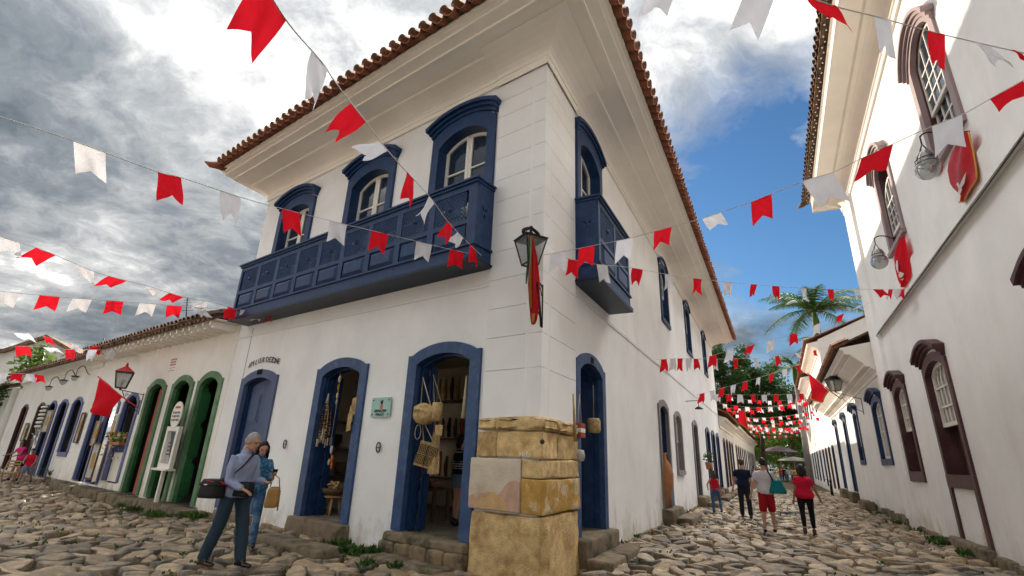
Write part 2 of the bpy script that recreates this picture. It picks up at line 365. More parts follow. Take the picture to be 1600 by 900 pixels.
def harch(a0, a1, z0, zc, zp, n=10): return arch(a0-.02, a1+.02, z0-.05, zc+.02, zp+.02, n)
def fmat(F, a=0, o=0, z=0, sc_=1):
    p = F(a, o, z); m = Matrix.Identity(4)
    for i, c in enumerate((F.u*sc_, F.n*sc_, V((0, 0, sc_)))):
        for j in range(3): m[j][i] = c[j]
    m[0][3], m[1][3], m[2][3] = p; return m
def arc_z(a0, a1, zc, zp): return lambda x: zc+(zp-zc)*(max(0, 1-(2*(x-a0)/(a1-a0)-1)**2)**.85)
def leaf_outline(xa, xb, z0, zf, n=6): return [(xa, z0), (xb, z0)]+[(xb+(xa-xb)*i/n, zf(xb+(xa-xb)*i/n)) for i in range(n+1)]
def glazed(parent, F, xa, xb, z0, zf, cols, rows, stile=.055, bar=.025, o=-.16, mw='whitep', mg='glass', name='sash', ztop=None, join=False, th=.045, bot=.08):
    """a sash with its own pane objects; zf(x) is the height of its head"""
    zt = ztop if ztop is not None else min(zf(xa+stile), zf(xb-stile))
    w_ = (xb-xa-2*stile-(cols-1)*bar)/cols; za = z0+bot; h = (zt-stile-za-(rows-1)*bar)/rows
    holes = []
    for i in range(cols):
        x0 = xa+stile+i*(w_+bar); x1 = x0+w_
        for j in range(rows):
            q0 = za+j*(h+bar); q1 = q0+h
            if j < rows-1: holes.append([(x0, q0), (x1, q0), (x1, q1), (x0, q1)])
            else: holes.append([(x0, q0), (x1, q0)]+[(x1+(x0-x1)*k/4, max(q0+.04, zf(x1+(x0-x1)*k/4)-stile)) for k in range(5)])
    mb = MB().poly(F, leaf_outline(xa, xb, z0, zf), holes, o, o+th)
    s = obj(name, mb, M[mw], parent)
    if mg is None: return s
    if join:
        g = MB()
        for hh in holes: g.poly(F, hh, (), o+th*.3, o+th*.5)
        obj('pane', g, M[mg], parent)
    else:
        for hh in holes: obj('pane', MB().poly(F, hh, (), o+th*.3, o+th*.5), M[mg], s if parent.parent is None else parent)
    return s
def barred(parent, F, xa, xb, z0, zf, nb=4, rows=(.33, .66), o=-.14, m='whitep', frame=.09, curtain='lcurtain', cols=None):
    """the white guillotine sashes of the street: wavy upright bars bent together under an arched head"""
    n = 10; out = leaf_outline(xa, xb, z0, zf, n); inn = leaf_outline(xa+frame, xb-frame, z0+frame, lambda x: zf(x)-frame, n)
    f = obj('sash', MB().poly(F, out, [inn], o, o+.06), M[m], parent)
    b = MB(); zt = zf((xa+xb)/2)-frame
    for i in range(1, nb+1):
        x = xa+frame+(xb-xa-2*frame)*i/(nb+1); H = zf(x)-frame*.8-z0; c = (xa+xb)/2
        pts = []
        for k in range(15):
            q = k/14; wv = .055*math.sin((q-.66)/.34*math.pi*1.6)*(1 if q > .66 else 0)
            pts.append(F(x+wv, o+.02, z0+frame*.6+(H-frame*.6)*q))
        b.tube(pts, .018, 5)
    for r_ in rows: z = z0+(zt-z0)*r_; b.box(F, xa+frame*.7, xb-frame*.7, o+.005, o+.045, z-.018, z+.018)
    obj('glazing_bar', b, M[m], parent)
    if curtain: obj('pane', MB().poly(F, inn, (), o-.015, o-.005), M['glass' if curtain == 'glass' else curtain], parent)
def hood(parent, F, c, hw, zc, zp, m, d=1, flare=.06, name='hood'):
    """arched moulding over a window, in three stepped bands with flared ends"""
    mb = MB()
    for lo, hi, o1, e in ((0, .09, .09*d, 0), (.07, .15, .15*d, .03), (.13, .21, .22*d, .07)):
        n = 12; up = []; dn = []
        for i in range(n+1):
            x = -1+2*i/n; h = max(0, 1-x*x)**.8; fl = flare if abs(x) > .99 else 0
            up.append((c+x*(hw+e+fl*.4), zc+hi+(zp-zc)*h+fl*.3)); dn.append((c+x*(hw+e), zc+lo+(zp-zc)*h))
        mb.poly(F, dn+up[::-1], (), -.02, o1)
    return obj(name, mb, M[m], parent)
def door_surround(parent, F, c, ho, hi, z0, zc, zp, m, lin='navy', dep=.42, wt=.17, name='door_frame', sh=.1, o1=.05):
    out = arch(c-ho, c+ho, z0, zc+wt*1.05, zp+wt*1.15, 12, sh); inn = arch(c-hi, c+hi, z0, zc, zp, 12)
    f = obj(name, surround(MB(), F, out, inn, -.06, o1), M[m], parent)
    # lining of the reveal
    mb = MB(); pth = inn[1:]+[inn[0]]
    vs = [F(a, -.05, z) for a, z in pth]+[F(a, -dep, z) for a, z in pth]; n = len(pth)
    mb.add(vs, [(i, i+1, i+1+n, i+n) for i in range(n-1)])
    # a second, inner ring gives it thickness
    sc2 = .035; pth2 = [(c+(a-c)*(1-sc2/hi), z-(sc2 if z > z0+.1 else 0)) for a, z in pth]
    vs = [F(a, -dep, z) for a, z in pth]+[F(a, -dep, z) for a, z in pth2]+[F(a, -dep*.4, z) for a, z in pth2]+[F(a, -dep*.4, z) for a, z in pth]
    mb.add(vs, [(i+k*n, i+1+k*n, i+1+(k+1)*n, i+(k+1)*n) for k in range(3) for i in range(n-1)])
    obj('lining', mb, M[lin], parent if parent.parent else f if False else parent)
    return f, inn
def door_leaf(parent, F, base, d, n, w_, z0, z1, m, panels=3, name='door_leaf', th=.045):
    """a panelled leaf standing from point base along unit d, thickness along n"""
    G = Frame(base, d, n); mb = MB(); mb.box(G, 0, w_, 0, th, z0, z1); H = (z1-z0-.12*(panels+1))/panels
    for i in range(panels):
        q = z0+.12+i*(H+.12); mb.box(G, .09, w_-.09, th, th+.012, q, q+H); mb.box(G, .13, w_-.13, th+.012, th+.025, q+.05, q+H-.05)
    return obj(name, mb, M[m], parent)
# ================================================================== ground and streets
def groundmesh():
    mb = MB(); xs = sorted(set([-400, -200, -100, -60]+[-40+i*.8 for i in range(0, 130)]+[80, 120, 200, 400])); ys = sorted(set([-200, -60, -20]+[-8+i*.8 for i in range(0, 100)]+[90, 120, 160, 240, 400, 700]))
    nx = len(xs); vs = [V((x, y, gz(x, y)-.05)) for y in ys for x in xs]
    return mb.add(vs, [(j*nx+i, j*nx+i+1, (j+1)*nx+i+1, (j+1)*nx+i) for j in range(len(ys)-1) for i in range(nx-1)], 0, True)
ground = struct('street', groundmesh(), M['earth'])
def clip(poly, a, b, c):
    out = []
    for i in range(len(poly)):
        p, q = poly[i], poly[(i+1) % len(poly)]; dp = a*p[0]+b*p[1]-c; dq = a*q[0]+b*q[1]-c
        if dp <= 0: out.append(p)
        if dp*dq < 0: k = dp/(dp-dq); out.append((p[0]+(q[0]-p[0])*k, p[1]+(q[1]-p[1])*k))
    return out
def in_street(p):
    q = V((p[0], p[1], 0))-C; a, b = q.dot(DL), q.dot(NL); c_, d_ = q.dot(DR), q.dot(NR)
    inL = b > .10 and a > -3 and b < 12; inR = .08 < d_ < 6.5
    if 9.9 < a < 21.6 and b < .42: return False
    return inL and d_ < 6.5 or inR
def cobbles():
    rnd = random.Random(11); gx, gy = .50, .225; pts = {}
    ang = -.35; ca, sa = math.cos(ang), math.sin(ang)
    for j in range(-420, 700):
        for i in range(-160, 210):
            u = (i+(j % 2)*.5+rnd.uniform(-.62, .62))*gx; v = (j+rnd.uniform(-.48, .48))*gy+.10*math.sin(u*1.3); pts[(i, j)] = (u, v)
    cells = []
    for (i, j), (u, v) in pts.items():
        x, y = u*ca-v*sa, u*sa+v*ca
        if not in_street((x, y)): continue
        dist = math.hypot(x, y)
        if dist > 46 or dist < 1: continue
        X, Y = proj(V((x, y, G0)))
        if V((x, y, 0)).dot(_f) < .5 or X < -150 or X > 1750 or Y > 1080: continue
        cells.append((dist, i, j, u, v, x, y))
    cells.sort(); out = []
    for dist, i, j, u, v, x, y in cells:
        if dist > 26 and (i+j) % 1: continue
        poly = [(u-.55, v-.35), (u+.55, v-.35), (u+.55, v+.35), (u-.55, v+.35)]
        for di in (-2, -1, 0, 1, 2):
            for dj in (-2, -1, 0, 1, 2):
                if di == dj == 0: continue
                q = pts.get((i+di, j+dj))
                if q is None: continue
                mx, my = (u+q[0])/2, (v+q[1])/2; nx, ny = q[0]-u, q[1]-v
                poly = clip(poly, nx, ny, nx*mx+ny*my)
                if len(poly) < 3: break
        if len(poly) < 3: continue
        cx = sum(p[0] for p in poly)/len(poly); cy = sum(p[1] for p in poly)/len(poly)
        out.append((dist, cx, cy, [(p[0]-cx, p[1]-cy) for p in poly], ca, sa))
    return out
def stone_verts(cx, cy, poly, ca, sa, rnd, near):
    n = 12 if near else 8
    # resample the outline by angle, rounding corners
    P = poly; L = [math.hypot(P[(k+1) % len(P)][0]-P[k][0], P[(k+1) % len(P)][1]-P[k][1]) for k in range(len(P))]; T = sum(L); ring = []
    for k in range(n):
        q = (k+.5)/n*T; i = 0
        while q > L[i] and i < len(L)-1: q -= L[i]; i += 1
        a, b = P[i], P[(i+1) % len(P)]; f = q/max(L[i], 1e-6); ring.append((a[0]+(b[0]-a[0])*f, a[1]+(b[1]-a[1])*f))
    ring = [tuple((ring[k-1][c]+2*ring[k][c]+ring[(k+1) % n][c])/4 for c in (0, 1)) for k in range(n)]
    h = rnd.uniform(.006, .048); tx, ty = rnd.uniform(-.18, .18), rnd.uniform(-.18, .18); vs = []
    x0, y0 = cx*ca-cy*sa, cx*sa+cy*ca; zb = gz(x0, y0); gap = rnd.uniform(.86, .975)
    levels = ((1.0, -.12), (1.0, h*.55), (.96, h*.98), (.62, h*1.0)) if near else ((1.0, -.06), (.93, h*.7), (.6, h))
    for s_, z in levels:
        for a, b in ring:
            u, v = cx+a*s_*gap, cy+b*s_*gap; x, y = u*ca-v*sa, u*sa+v*ca
            zz_ = zb+z+(tx*a+ty*b)*(1 if z > 0 else 0)+(noise.noise(V((x*5, y*5, 1)))*.022 if z > 0 else 0); vs.append(V((x, y, zz_)))
    m = len(levels); x, y = x0, y0; vs.append(V((x, y, zb+h*1.0)))
    fs = [(r_*n+k, r_*n+(k+1) % n, (r_+1)*n+(k+1) % n, (r_+1)*n+k) for r_ in range(m-1) for k in range(n)]+[((m-1)*n+k, (m-1)*n+(k+1) % n, m*n) for k in range(n)]
    return vs, fs, V((x0, y0, zb))
rnd = random.Random(5)
cob = cobbles(); rest = MB(); nsingle = 0
for dist, cx, cy, poly, ca, sa in cob:
    near = dist < 13
    vs, fs, c0 = stone_verts(cx, cy, poly, ca, sa, rnd, near)
    X, Y = proj(c0)
    area = abs(sum(poly[k][0]*poly[(k+1) % len(poly)][1]-poly[(k+1) % len(poly)][0]*poly[k][1] for k in range(len(poly))))/2
    if nsingle < 295 and -10 < X < 1610 and Y < 905 and area > .05:
        mb = MB().add([p-c0 for p in vs], fs, 0, True); o = bpy.data.objects.new('cobble', mb.mesh('cobble', M['cobble1'])); col.objects.link(o); o.parent = ground; o.location = c0; nsingle += 1
    else: rest.add(vs, fs, 0, True)
o = obj('cobbles', rest, M['cobble'], ground); o['kind'] = 'stuff'
print('cobbles', len(cob), 'single', nsingle)
# ================================================================== the corner townhouse
BZ = -.32
SL, SR = 9.95, 27.0
house = thing('corner_townhouse', C, 'two-storey white colonial corner house with navy blue balconies and a terracotta tiled eave', 'house')
doorsL = [(8.28, .66, .86, .10, 2.97, 3.13), (4.93, .64, .86, .24, 2.98, 3.15), (2.02, .64, .87, .28, 3.02, 3.19)]
winL = [(8.12, .68), (4.92, .68), (1.98, .66)]
holes = [harch(c-h, c+h, z0, zc, zp, 12) for c, h, _, z0, zc, zp in doorsL]+[harch(c-h, c+h, 4.75, 7.62, 7.88, 12) for c, h in winL]
obj('wall', MB().poly(FL, [(0, BZ), (SL, BZ), (SL, 8.7), (0, 8.7)], holes, -.265, 0), M['plaster'], house)
doorsR = [(2.32, .66, .86, .30, 3.05, 3.25)]
gR = [(9.35, .62, .3, 3.02, 3.18), (11.9, .55, 1.28, 2.95, 3.1), (16.1, .55, .3, 2.95, 3.1), (20.5, .6, .3, 2.95, 3.1), (22.9, .6, .3, 2.95, 3.1), (25.2, .55, .3, 2.95, 3.1)]
winR = [(2.42, .66, 4.9, 7.85, 8.12), (10.85, .58, 6.3, 8.1, 8.3), (16.4, .62, 6.3, 8.1, 8.3), (22.4, .6, 6.3, 8.1, 8.3)]
holes = [harch(c-h, c+h, z0, zc, zp, 12) for c, h, _, z0, zc, zp in doorsR]+[harch(c-h, c+h, z0, zc, zp, 10) for c, h, z0, zc, zp in gR]+[harch(c-h, c+h, z0, zc, zp, 12) for c, h, z0, zc, zp in winR]
obj('wall', MB().poly(FR, [(.0, BZ), (SR, BZ), (SR, 8.7), (0, 8.7)], holes, -.265, 0), M['plaster'], house)
# hidden sides and the room behind the shop doors
FA = Frame(FL(SL, 0, 0), DR, DL)
obj('side_wall', MB().box(FA, .5, 9, -.4, 0, BZ, 8.7), M['plaster'], house)
FB = Frame(FR(SR, 0, 0), DL, DR)
obj('end_wall', MB().box(FB, .5, 9, -.4, 0, BZ, 12), M['plaster'], house)
def inner(px, py): return None
rm = MB()
rm.box(FL, 1.9, 6.6, -4.2, -4.0, -.1, 3.7); rm.box(FL, 6.45, 6.6, -4.0, -.51, -.1, 3.7); rm.box(FL, 1.9, 9.5, -5, -.51, 3.6, 3.7)
obj('shop_room', rm, M['room'], house)
obj('shop_floor', MB().box(FL, 1.2, 9.4, -4.3, -.02, 0, .235), M['roomfloor'], house)
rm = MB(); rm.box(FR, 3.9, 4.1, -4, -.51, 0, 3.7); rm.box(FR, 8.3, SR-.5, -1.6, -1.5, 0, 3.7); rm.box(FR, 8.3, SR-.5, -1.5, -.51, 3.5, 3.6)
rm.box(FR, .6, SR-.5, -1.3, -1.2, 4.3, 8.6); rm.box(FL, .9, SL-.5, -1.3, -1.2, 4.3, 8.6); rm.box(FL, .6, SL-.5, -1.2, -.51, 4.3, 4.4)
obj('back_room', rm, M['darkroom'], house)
# cornice swept round three sides
def mitre(p, n1, k1, n2, k2):
    a, b = n1.x, n1.y; c_, d_ = n2.x, n2.y; D = a*d_-b*c_
    e1 = p.dot(n1)+k1; e2 = p.dot(n2)+k2
    return V(((e1*d_-b*e2)/D, (a*e2-e1*c_)/D, 0))
PA, PB, PBACK = FL(SL, 0, 0), FR(SR, 0, 0), FL(SL, 0, 0)+DR*9
SIDE = .35
def path(o, z, ksl=1.0):
    up = V((0, 0, z))
    return [PBACK+DL*o*SIDE+up, mitre(PA, DL, o*SIDE, NL, o)+up, mitre(C, NL, o, NR, o)+up, PB+NR*o+up]
prof = [(.0, 8.30), (.055, 8.30), (.055, 8.40), (.03, 8.42), (.03, 8.50)]
for i in range(7): a_ = i/6*math.pi/2; prof.append((.05+.45*(1-math.cos(a_)), 8.50+.30*math.sin(a_)))
prof += [(.52, 8.83), (.52, 8.86), (.93, 8.86), (.95, 8.83), (.99, 8.83), (.99, 8.90), (1.20, 8.93), (1.20, 9.0), (1.27, 9.02), (1.27, 9.10), (1.33, 9.12), (1.33, 9.17), (0, 9.17)]
prof = [(o, 8.55+(z-8.30)*.713) for o, z in prof]
mb = MB(); P = [path(o, z) for o, z in prof]
for i in range(len(prof)-1):
    for k in range(3): mb.add([P[i][k], P[i][k+1], P[i+1][k+1], P[i+1][k]], [(0, 1, 2, 3)], 0, False)
mb.add([p[3] for p in P], [tuple(range(len(P)))]); mb.add([p[0] for p in P], [tuple(range(len(P)))])
obj('cornice', mb, M['cream'], house)
# the cornice breaks forward over the corner pilaster
mb = MB(); pc = [(.08, 8.26), (.10, 8.40), (.07, 8.43), (.07, 8.50)]+[(.09+.62*(1-math.cos(i/6*math.pi/2)), 8.50+.33*math.sin(i/6*math.pi/2)) for i in range(7)]+[(.71, 8.855), (0, 8.855)]
pc = [(o, 8.50+(z-8.26)*.73) for o, z in pc]
rows = [[FL(1.08, o, z), mitre(C, NL, o, NR, o)+V((0, 0, z)), FR(1.48, o, z)] for o, z in pc]
for i in range(len(pc)-1):
    for k in range(2): mb.add([rows[i][k], rows[i][k+1], rows[i+1][k+1], rows[i+1][k]], [(0, 1, 2, 3)])
for k in (0, 2): mb.add([r_[k] for r_ in rows]+[(FL(1.08, 0, 8.52) if k == 0 else FR(1.48, 0, 8.52))], [tuple(range(len(rows)+1))])
obj('pilaster_capital', mb, M['cream'], house)
# roof: hipped slab, its eave course of channel tiles and cap tiles
ez = 9.20; RO = 1.45; ridge = 12.55
e = path(RO, ez); ctr = 5.2
r0 = mitre(C, NL, -5.2, NR, -5.2)+V((0, 0, ridge)); r0 = FR(5.8, -5.0, ridge); r1 = FR(SR, -5.0, ridge)
eb = FR(SR, -10.5, ez); ea = PBACK+DL*.4+V((0, 0, ez))
roof = MB(); roof.add([e[1], e[2], e[3], r1, r0, eb, e[0]], [(1, 2, 3, 4), (0, 1, 4), (0, 4, 3, 5, 6)])
roof.add([p-V((0, 0, .06)) for p in (e[1], e[2], e[3], r1, r0, eb, e[0])], [(1, 2, 3, 4), (0, 1, 4), (0, 4, 3, 5, 6), ])
roof.add([e[3], r1, eb], [(0, 1, 2)])
# ridge caps
n = 70
for i in range(n):
    p = r0.lerp(r1, i/n); q = r0.lerp(r1, (i+1.15)/n); roof.tube([p+V((0, 0, .02)), q+V((0, 0, .05))], [.10, .13], 8, 0)
roofo = obj('roof', roof, M['oldtile'], house)
def tile_mesh(up=True, L=.55, r=.135, th=.016, n=7):
    mb = MB(); vs = []
    for k, rr in ((0, r), (1, r-th)):
        for y in (0, L):
            for i in range(n+1):
                a_ = math.pi*i/n; x = math.cos(a_)*rr*(1.0 if y == 0 else .82); z = math.sin(a_)*rr*.85
                vs.append(V((x, y, z if up else -z)))
    N_ = n+1; fs = []
    for i in range(n):
        fs += [(i, i+1, N_+i+1, N_+i), (2*N_+i, 2*N_+i+1, 3*N_+i+1, 3*N_+i), (i, i+1, 2*N_+i+1, 2*N_+i)]
    fs += [(0, N_, 3*N_, 2*N_), (n, N_+n, 3*N_+n, 2*N_+n)]
    mb.add(vs, fs, 0, True); return mb
chan = tile_mesh(False, L=.6, r=.15).mesh('channel_tile', [M['tile']]); capm = tile_mesh(True, r=.105).mesh('cap_tile', [M['tilelight']])
rt = random.Random(3)
def tiles(F, a0, a1, o, z, parent, step=.285, pitch=.42, cm=chan, km=capm, cap=True):
    n = int((a1-a0)/step)
    for i in range(n):
        a_ = a0+(i+.5)*step
        for m_, da, dz in ((cm, 0, .0), (km, step/2, .055)):
            if m_ is km and not cap: continue
            rz = rt.uniform(-.02, .02); x = F.u*math.cos(rz)+F.n*math.sin(rz)
            y = (-F.n*math.cos(pitch)+V((0, 0, math.sin(pitch)))); zax = x.cross(y)
            if zax.z < 0: zax = -zax
            p = F(a_+da, o+rt.uniform(-.012, .012)+(.0 if m_ is cm else -.02), z+dz+rt.uniform(-.006, .006))
            mw = Matrix(((x.x, y.x, zax.x, p.x), (x.y, y.y, zax.y, p.y), (x.z, y.z, zax.z, p.z), (0, 0, 0, 1)))
            put('roof_tile', m_, mw, parent)
tiles(FL, -1.3, SL+.40, 1.57, 9.18, roofo)
tiles(FR, -1.3, SR, 1.55, 9.18, roofo)
# upturned corner tile at the far end of the left eave
pc_ = mitre(PA, DL, 1.45*SIDE, NL, 1.45)+V((0, 0, 9.22))
obj('corner_tile', MB().tube([pc_-(DL+NL)*.25, pc_+(DL+NL)*.12+V((0, 0, .01)), pc_+(DL*.7+NL)*.26+V((0, 0, .06))], [.15, .09, .015], 8), M['tile'], roofo)
# quoin blocks on the corner pilaster
qz = [2.06, 2.8, 3.34, 3.84, 4.36, 4.88, 5.4, 5.88, 6.33, 6.8, 7.28, 7.75, 8.12, 8.51]
for a_, b_ in zip(qz, qz[1:]):
    pts = [FL(1.06, -.02, 0), FL(1.06, .035, 0), mitre(C, NL, .035, NR, .035), FR(1.46, .035, 0), FR(1.46, -.02, 0), mitre(C, NL, -.02, NR, -.02)]
    mb = MB(); lo = [p+V((0, 0, a_+.004)) for p in pts]; hi = [p+V((0, 0, b_-.004)) for p in pts]
    mb.add(lo+hi, [(5, 4, 3, 2), (5, 2, 1, 0), (6, 7, 8, 11), (8, 9, 10, 11)]+[(i, (i+1) % 6, (i+1) % 6+6, i+6) for i in range(6)])
    obj('quoin_block', mb, M['quoin'], house)
for F_, s0, s1, zz0 in ((FL, 1.06, SL, 4.28), (FR, 1.46, SR, 4.40)):
    obj('string_moulding', MB().box(F_, s0, s1, -.02, .022, zz0, zz0+.035).box(F_, s0, s1, -.02, .012, zz0+.06, zz0+.075), M['quoin'], house)
obj('groove', MB().box(FL, 9.19, 9.205, -.01, .004, 0.0, 4.5), M['joint'], house)
# worn corner stones
def wrap(aL, aR, o, z0, z1, m, seed, lo=0, ro=0, bev=.014, amp=.016):
    """a stone wrapping the corner from aL on the left face to aR on the right face"""
    pts = [FL(aL, -.15, 0), FL(aL, o, 0), mitre(C, NL, o, NR, o), FR(aR, o, 0), FR(aR, -.15, 0), mitre(C, NL, -.15, NR, -.15)]
    obj('corner_stone', rough_block(MB(), pts, z0+.004, z1-.006, bev, 5, amp, seed), M[m], house)
def face(F, a0, a1, o, z0, z1, m, seed, bev=.013, amp=.015, back=-.15, name='corner_stone'):
    obj(name, rough_block(MB(), quad(F, a0+.004, a1-.004, back, o), z0+.004, z1-.006, bev, 5, amp, seed), M[m], house)
face(FL, .72, 1.06, .125, 1.87, 2.06, 'ochre_stone', 1, .035); wrap(.71, .42, .135, 1.87, 2.07, 'ochre_stone', 2, bev=.04); face(FR, .43, 1.30, .13, 1.87, 2.06, 'ochre_stone', 3, .035)
face(FL, .70, 1.08, .09, 1.49, 1.86, 'ochre_stone', 4); wrap(.69, .48, .10, 1.49, 1.865, 'ochre_stone', 5); face(FR, .49, 1.34, .095, 1.49, 1.86, 'ochre_stone', 6)
face(FL, .22, 1.17, .12, .76, 1.48, 'pale_stone', 7, .016, .006); wrap(.21, .52, .115, 1.23, 1.48, 'ochre_stone', 8); face(FR, .53, 1.38, .11, 1.23, 1.48, 'ochre_stone', 9)
wrap(.21, 1.38, .12, .76, 1.22, 'gold_stone', 10, bev=.016, amp=.008)
face(FL, -.12, 1.12, .11, G0-.2, .745, 'ochre_stone', 11, .025, .022); face(FR, .05, 1.38, .10, G0-.2, .745, 'ochre_stone', 12, .025, .022)
# coloured mortar patches on the pale stone
def patch(pts, o, m):
    obj('stone_patch', MB().poly(FL, pts, (), o-.01, o), M[m], house)
pk = [(.23, 1.10)]+[(.23+i*.05, 1.16+.03*math.sin(i*.9)) for i in range(0, 5)]+[(.50, 1.08), (.58, .99), (.66, .93), (.66, .78), (.23, .78)]
patch(pk, .131, 'pink_stone')
patch([(1.15, .92), (1.08, .96), (1.0, .93), (.9, .99), (.8, .98), (.82, .80), (1.15, .80)], .131, 'pink_stone')
patch([(1.06, .78), (1.0, .83), (.92, .90), (.86, .98), (.78, 1.01), (.66, 1.01), (.55, .95), (.46, .88), (.40, .78)], .134, 'sand_stone')
obj('socket_hole', MB().ball(mitre(C, NL, .11, NR, .11)+V((0, 0, 1.72)), .035), M['joint'], house)
# plinth stones along the foot of the walls
rp = random.Random(21)
def plinth(F, a0, a1, parent, h=(.02, .10), o=.06, m='stone', name='plinth_stone', base=-.3):
    a_ = a0
    while a_ < a1-.1:
        b_ = min(a1, a_+rp.uniform(.35, .8)); f = F(a_, 0, 0)
        obj(name, rough_block(MB(), quad(F, a_+.01, b_-.01, -.1, o+rp.uniform(-.02, .03)), base, rp.uniform(*h), .025, 1, .015, rp.random()*9), M[m], parent); a_ = b_
plinth(FL, 2.95, 4.0, house, (-.10, -.05)); plinth(FL, 5.9, 9.9, house, (-.12, -.02)); plinth(FR, 3.35, 8.3, house, (-.09, -.03), .05); plinth(FR, 10.4, 15, house, (-.06, 0), .05)
obj('wall_base', MB().box(FR, 15, SR, -.1, .05, -.3, -.02), M['stone'], house)
# thresholds and steps
def step(F, a0, a1, o0, o1, z1, seed, m='stoneg', name='doorstep', n=1, base=-.3, bev=.04):
    for i in range(n):
        w0 = a0+(a1-a0)*i/n; w1 = a0+(a1-a0)*(i+1)/n
        obj(name, rough_block(MB(), quad(F, w0+(.006 if i else 0), w1-.006, o0, o1), base, z1, bev, 2, .02, seed+i*1.7), M[m], house)
step(FL, 4.02, 5.86, -.4, .16, .235, 31); step(FL, 3.25, 5.35, .62, 1.15, .04, 33, bev=.05)
step(FL, 1.18, 2.95, -.4, .17, .27, 35, n=1, base=.12); step(FL, 1.15, 3.0, -.1, .20, .13, 41, 'stone', n=5)
step(FL, 7.4, 9.1, -.4, .1, .08, 47)
step(FR, 1.40, 3.30, -.4, .22, .30, 51); step(FR, 1.35, 3.2, .23, .62, .05, 53, 'stoneg', n=2); step(FR, 3.25, 3.75, .04, .50, .02, 57)
step(FL, 1.25, 2.9, .22, .62, -.02, 61, 'stoneg', n=2); step(FL, .15, 1.2, .24, .75, -.04, 63, 'stoneg', n=2); step(FL, 2.35, 2.75, .25, .65, .0, 65, n=2)
for k, (c_, w_) in enumerate(((9.35, .95), (16.1, .75), (20.5, .8), (22.9, .8), (25.2, .8))):
    step(FR, c_-w_, c_+w_, -.4, .30, .29, 70+k*3); step(FR, c_-w_+.3, c_+w_+.5, .31, .75, .08, 71+k*3)
# ---- ground floor doors, left facade
for k, (c, hi, ho, z0, zc, zp) in enumerate(doorsL):
    f, inn = door_surround(house, FL, c, ho, hi, z0, zc, zp, 'greyblue' if k == 0 else 'blue', dep=.26)
    zf = arc_z(c-hi, c+hi, zc, zp)
    if k == 0:
        for xa, xb in ((c-hi+.035, c-.004), (c+.004, c+hi-.035)):
            lf = obj('door_leaf', MB().poly(FL, leaf_outline(xa, xb, z0, lambda x: zf(x)-.03), (), -.22, -.17), M['greyblue'], house)
            for q0, q1 in ((.25, 1.0), (1.15, 1.9), (2.05, 2.75)):
                obj('door_panel', MB().box(FL, xa+.09, xb-.09, -.17, -.155, q0, q1).box(FL, xa+.14, xb-.14, -.155, -.14, q0+.06, q1-.06), M['greyblue'], lf)
    else:
        door_leaf(house, FL, FL(c+hi-.05, -.27, 0), -NL, -DL, .16, z0, zc+.02, 'navy', 3)
        door_leaf(house, FL, FL(c-hi+.05, -.27, 0), -NL, DL, .6, z0, zc+.02, 'navy', 3)
# number plate over the studio door
obj('number_plate', MB().box(FL, 8.16, 8.4, .045, .06, 3.20, 3.33), M['blackc'], house)
# ---- upper french windows
def french(parent, F, c, h, z0, zc, zp, hoodz, m='navy', rows=5, name='balcony_window', hd=1):
    out = arch(c-h-.20, c+h+.20, z0, zc+.30, zp+.31, 12, .04); inn = arch(c-h, c+h, z0, zc, zp, 12)
    wv = obj(name, surround(MB(), F, out, inn, -.08, .06), M[m], parent)
    mb = MB(); pth = inn[1:]+[inn[0]]; n = len(pth)
    mb.add([F(a, -.07, z) for a, z in pth]+[F(a, -.45, z) for a, z in pth], [(i, i+1, i+1+n, i+n) for i in range(n-1)])
    obj('lining', mb, M[m], wv)
    zf = arc_z(c-h, c+h, zc, zp)
    for xa, xb in ((c-h+.01, c-.006), (c+.006, c+h-.01)):
        zt = min(zf(xa+.05), zf(xb-.05))
        g = glazed(wv, F, xa, xb, z0, lambda x: zf(x)-.01, 1, rows, .075, .035, -.24, ztop=zt-.02, th=.06)
        s_ = MB()
        for i in range(5):
            x = xa+(xb-xa)*(i+.5)/5; s_.ball(F(x, -.262, zt-.20), .055, 6, 0, (1, .25, 1.2))
        s_.box(F, xa+.05, xb-.05, -.272, -.262, zt-.22, zt+.15)
        obj('valance', s_, M['curtain'], wv)
    hood(wv, F, c, h+.22, hoodz, hoodz+.25, m, hd)
    return wv
for c, h in winL: french(house, FL, c, h, 4.75, 7.62, 7.88, 7.93)
french(house, FR, 2.42, .66, 4.9, 7.85, 8.12, 8.14, hd=.7)
# ---- balconies
def lattice_mesh(w_, h, step=.080, sw=.0095):
    mb = MB(); Z = Frame(V((0, 0, 0)), V((1, 0, 0)), V((0, 1, 0)))
    for sgn, y in ((1, 0), (-1, .012)):
        c = -h if sgn > 0 else 0
        k = c+step/2
        while k < w_+(0 if sgn > 0 else h):
            # line x = k + sgn*z
            pts = []
            z0 = 0; z1 = h
            if sgn > 0: z0 = max(0, -k); z1 = min(h, w_-k); pa = (k+z0, z0); pb = (k+z1, z1)
            else: z0 = max(0, k-w_); z1 = min(h, k); pa = (k-z0, z0); pb = (k-z1, z1)
            if z1-z0 > .02:
                dx, dz = pb[0]-pa[0], pb[1]-pa[1]; L = math.hypot(dx, dz); nx, nz = -dz/L*sw, dx/L*sw
                vs = [(pa[0]-nx, y, pa[1]-nz), (pa[0]+nx, y, pa[1]+nz), (pb[0]+nx, y, pb[1]+nz), (pb[0]-nx, y, pb[1]-nz)]
                vs += [(a, y+.012, b) for a, _, b in vs]
                mb.add(vs, [(0, 1, 2, 3), (4, 5, 6, 7), (0, 3, 7, 4), (1, 2, 6, 5)])
            k += step
    return mb
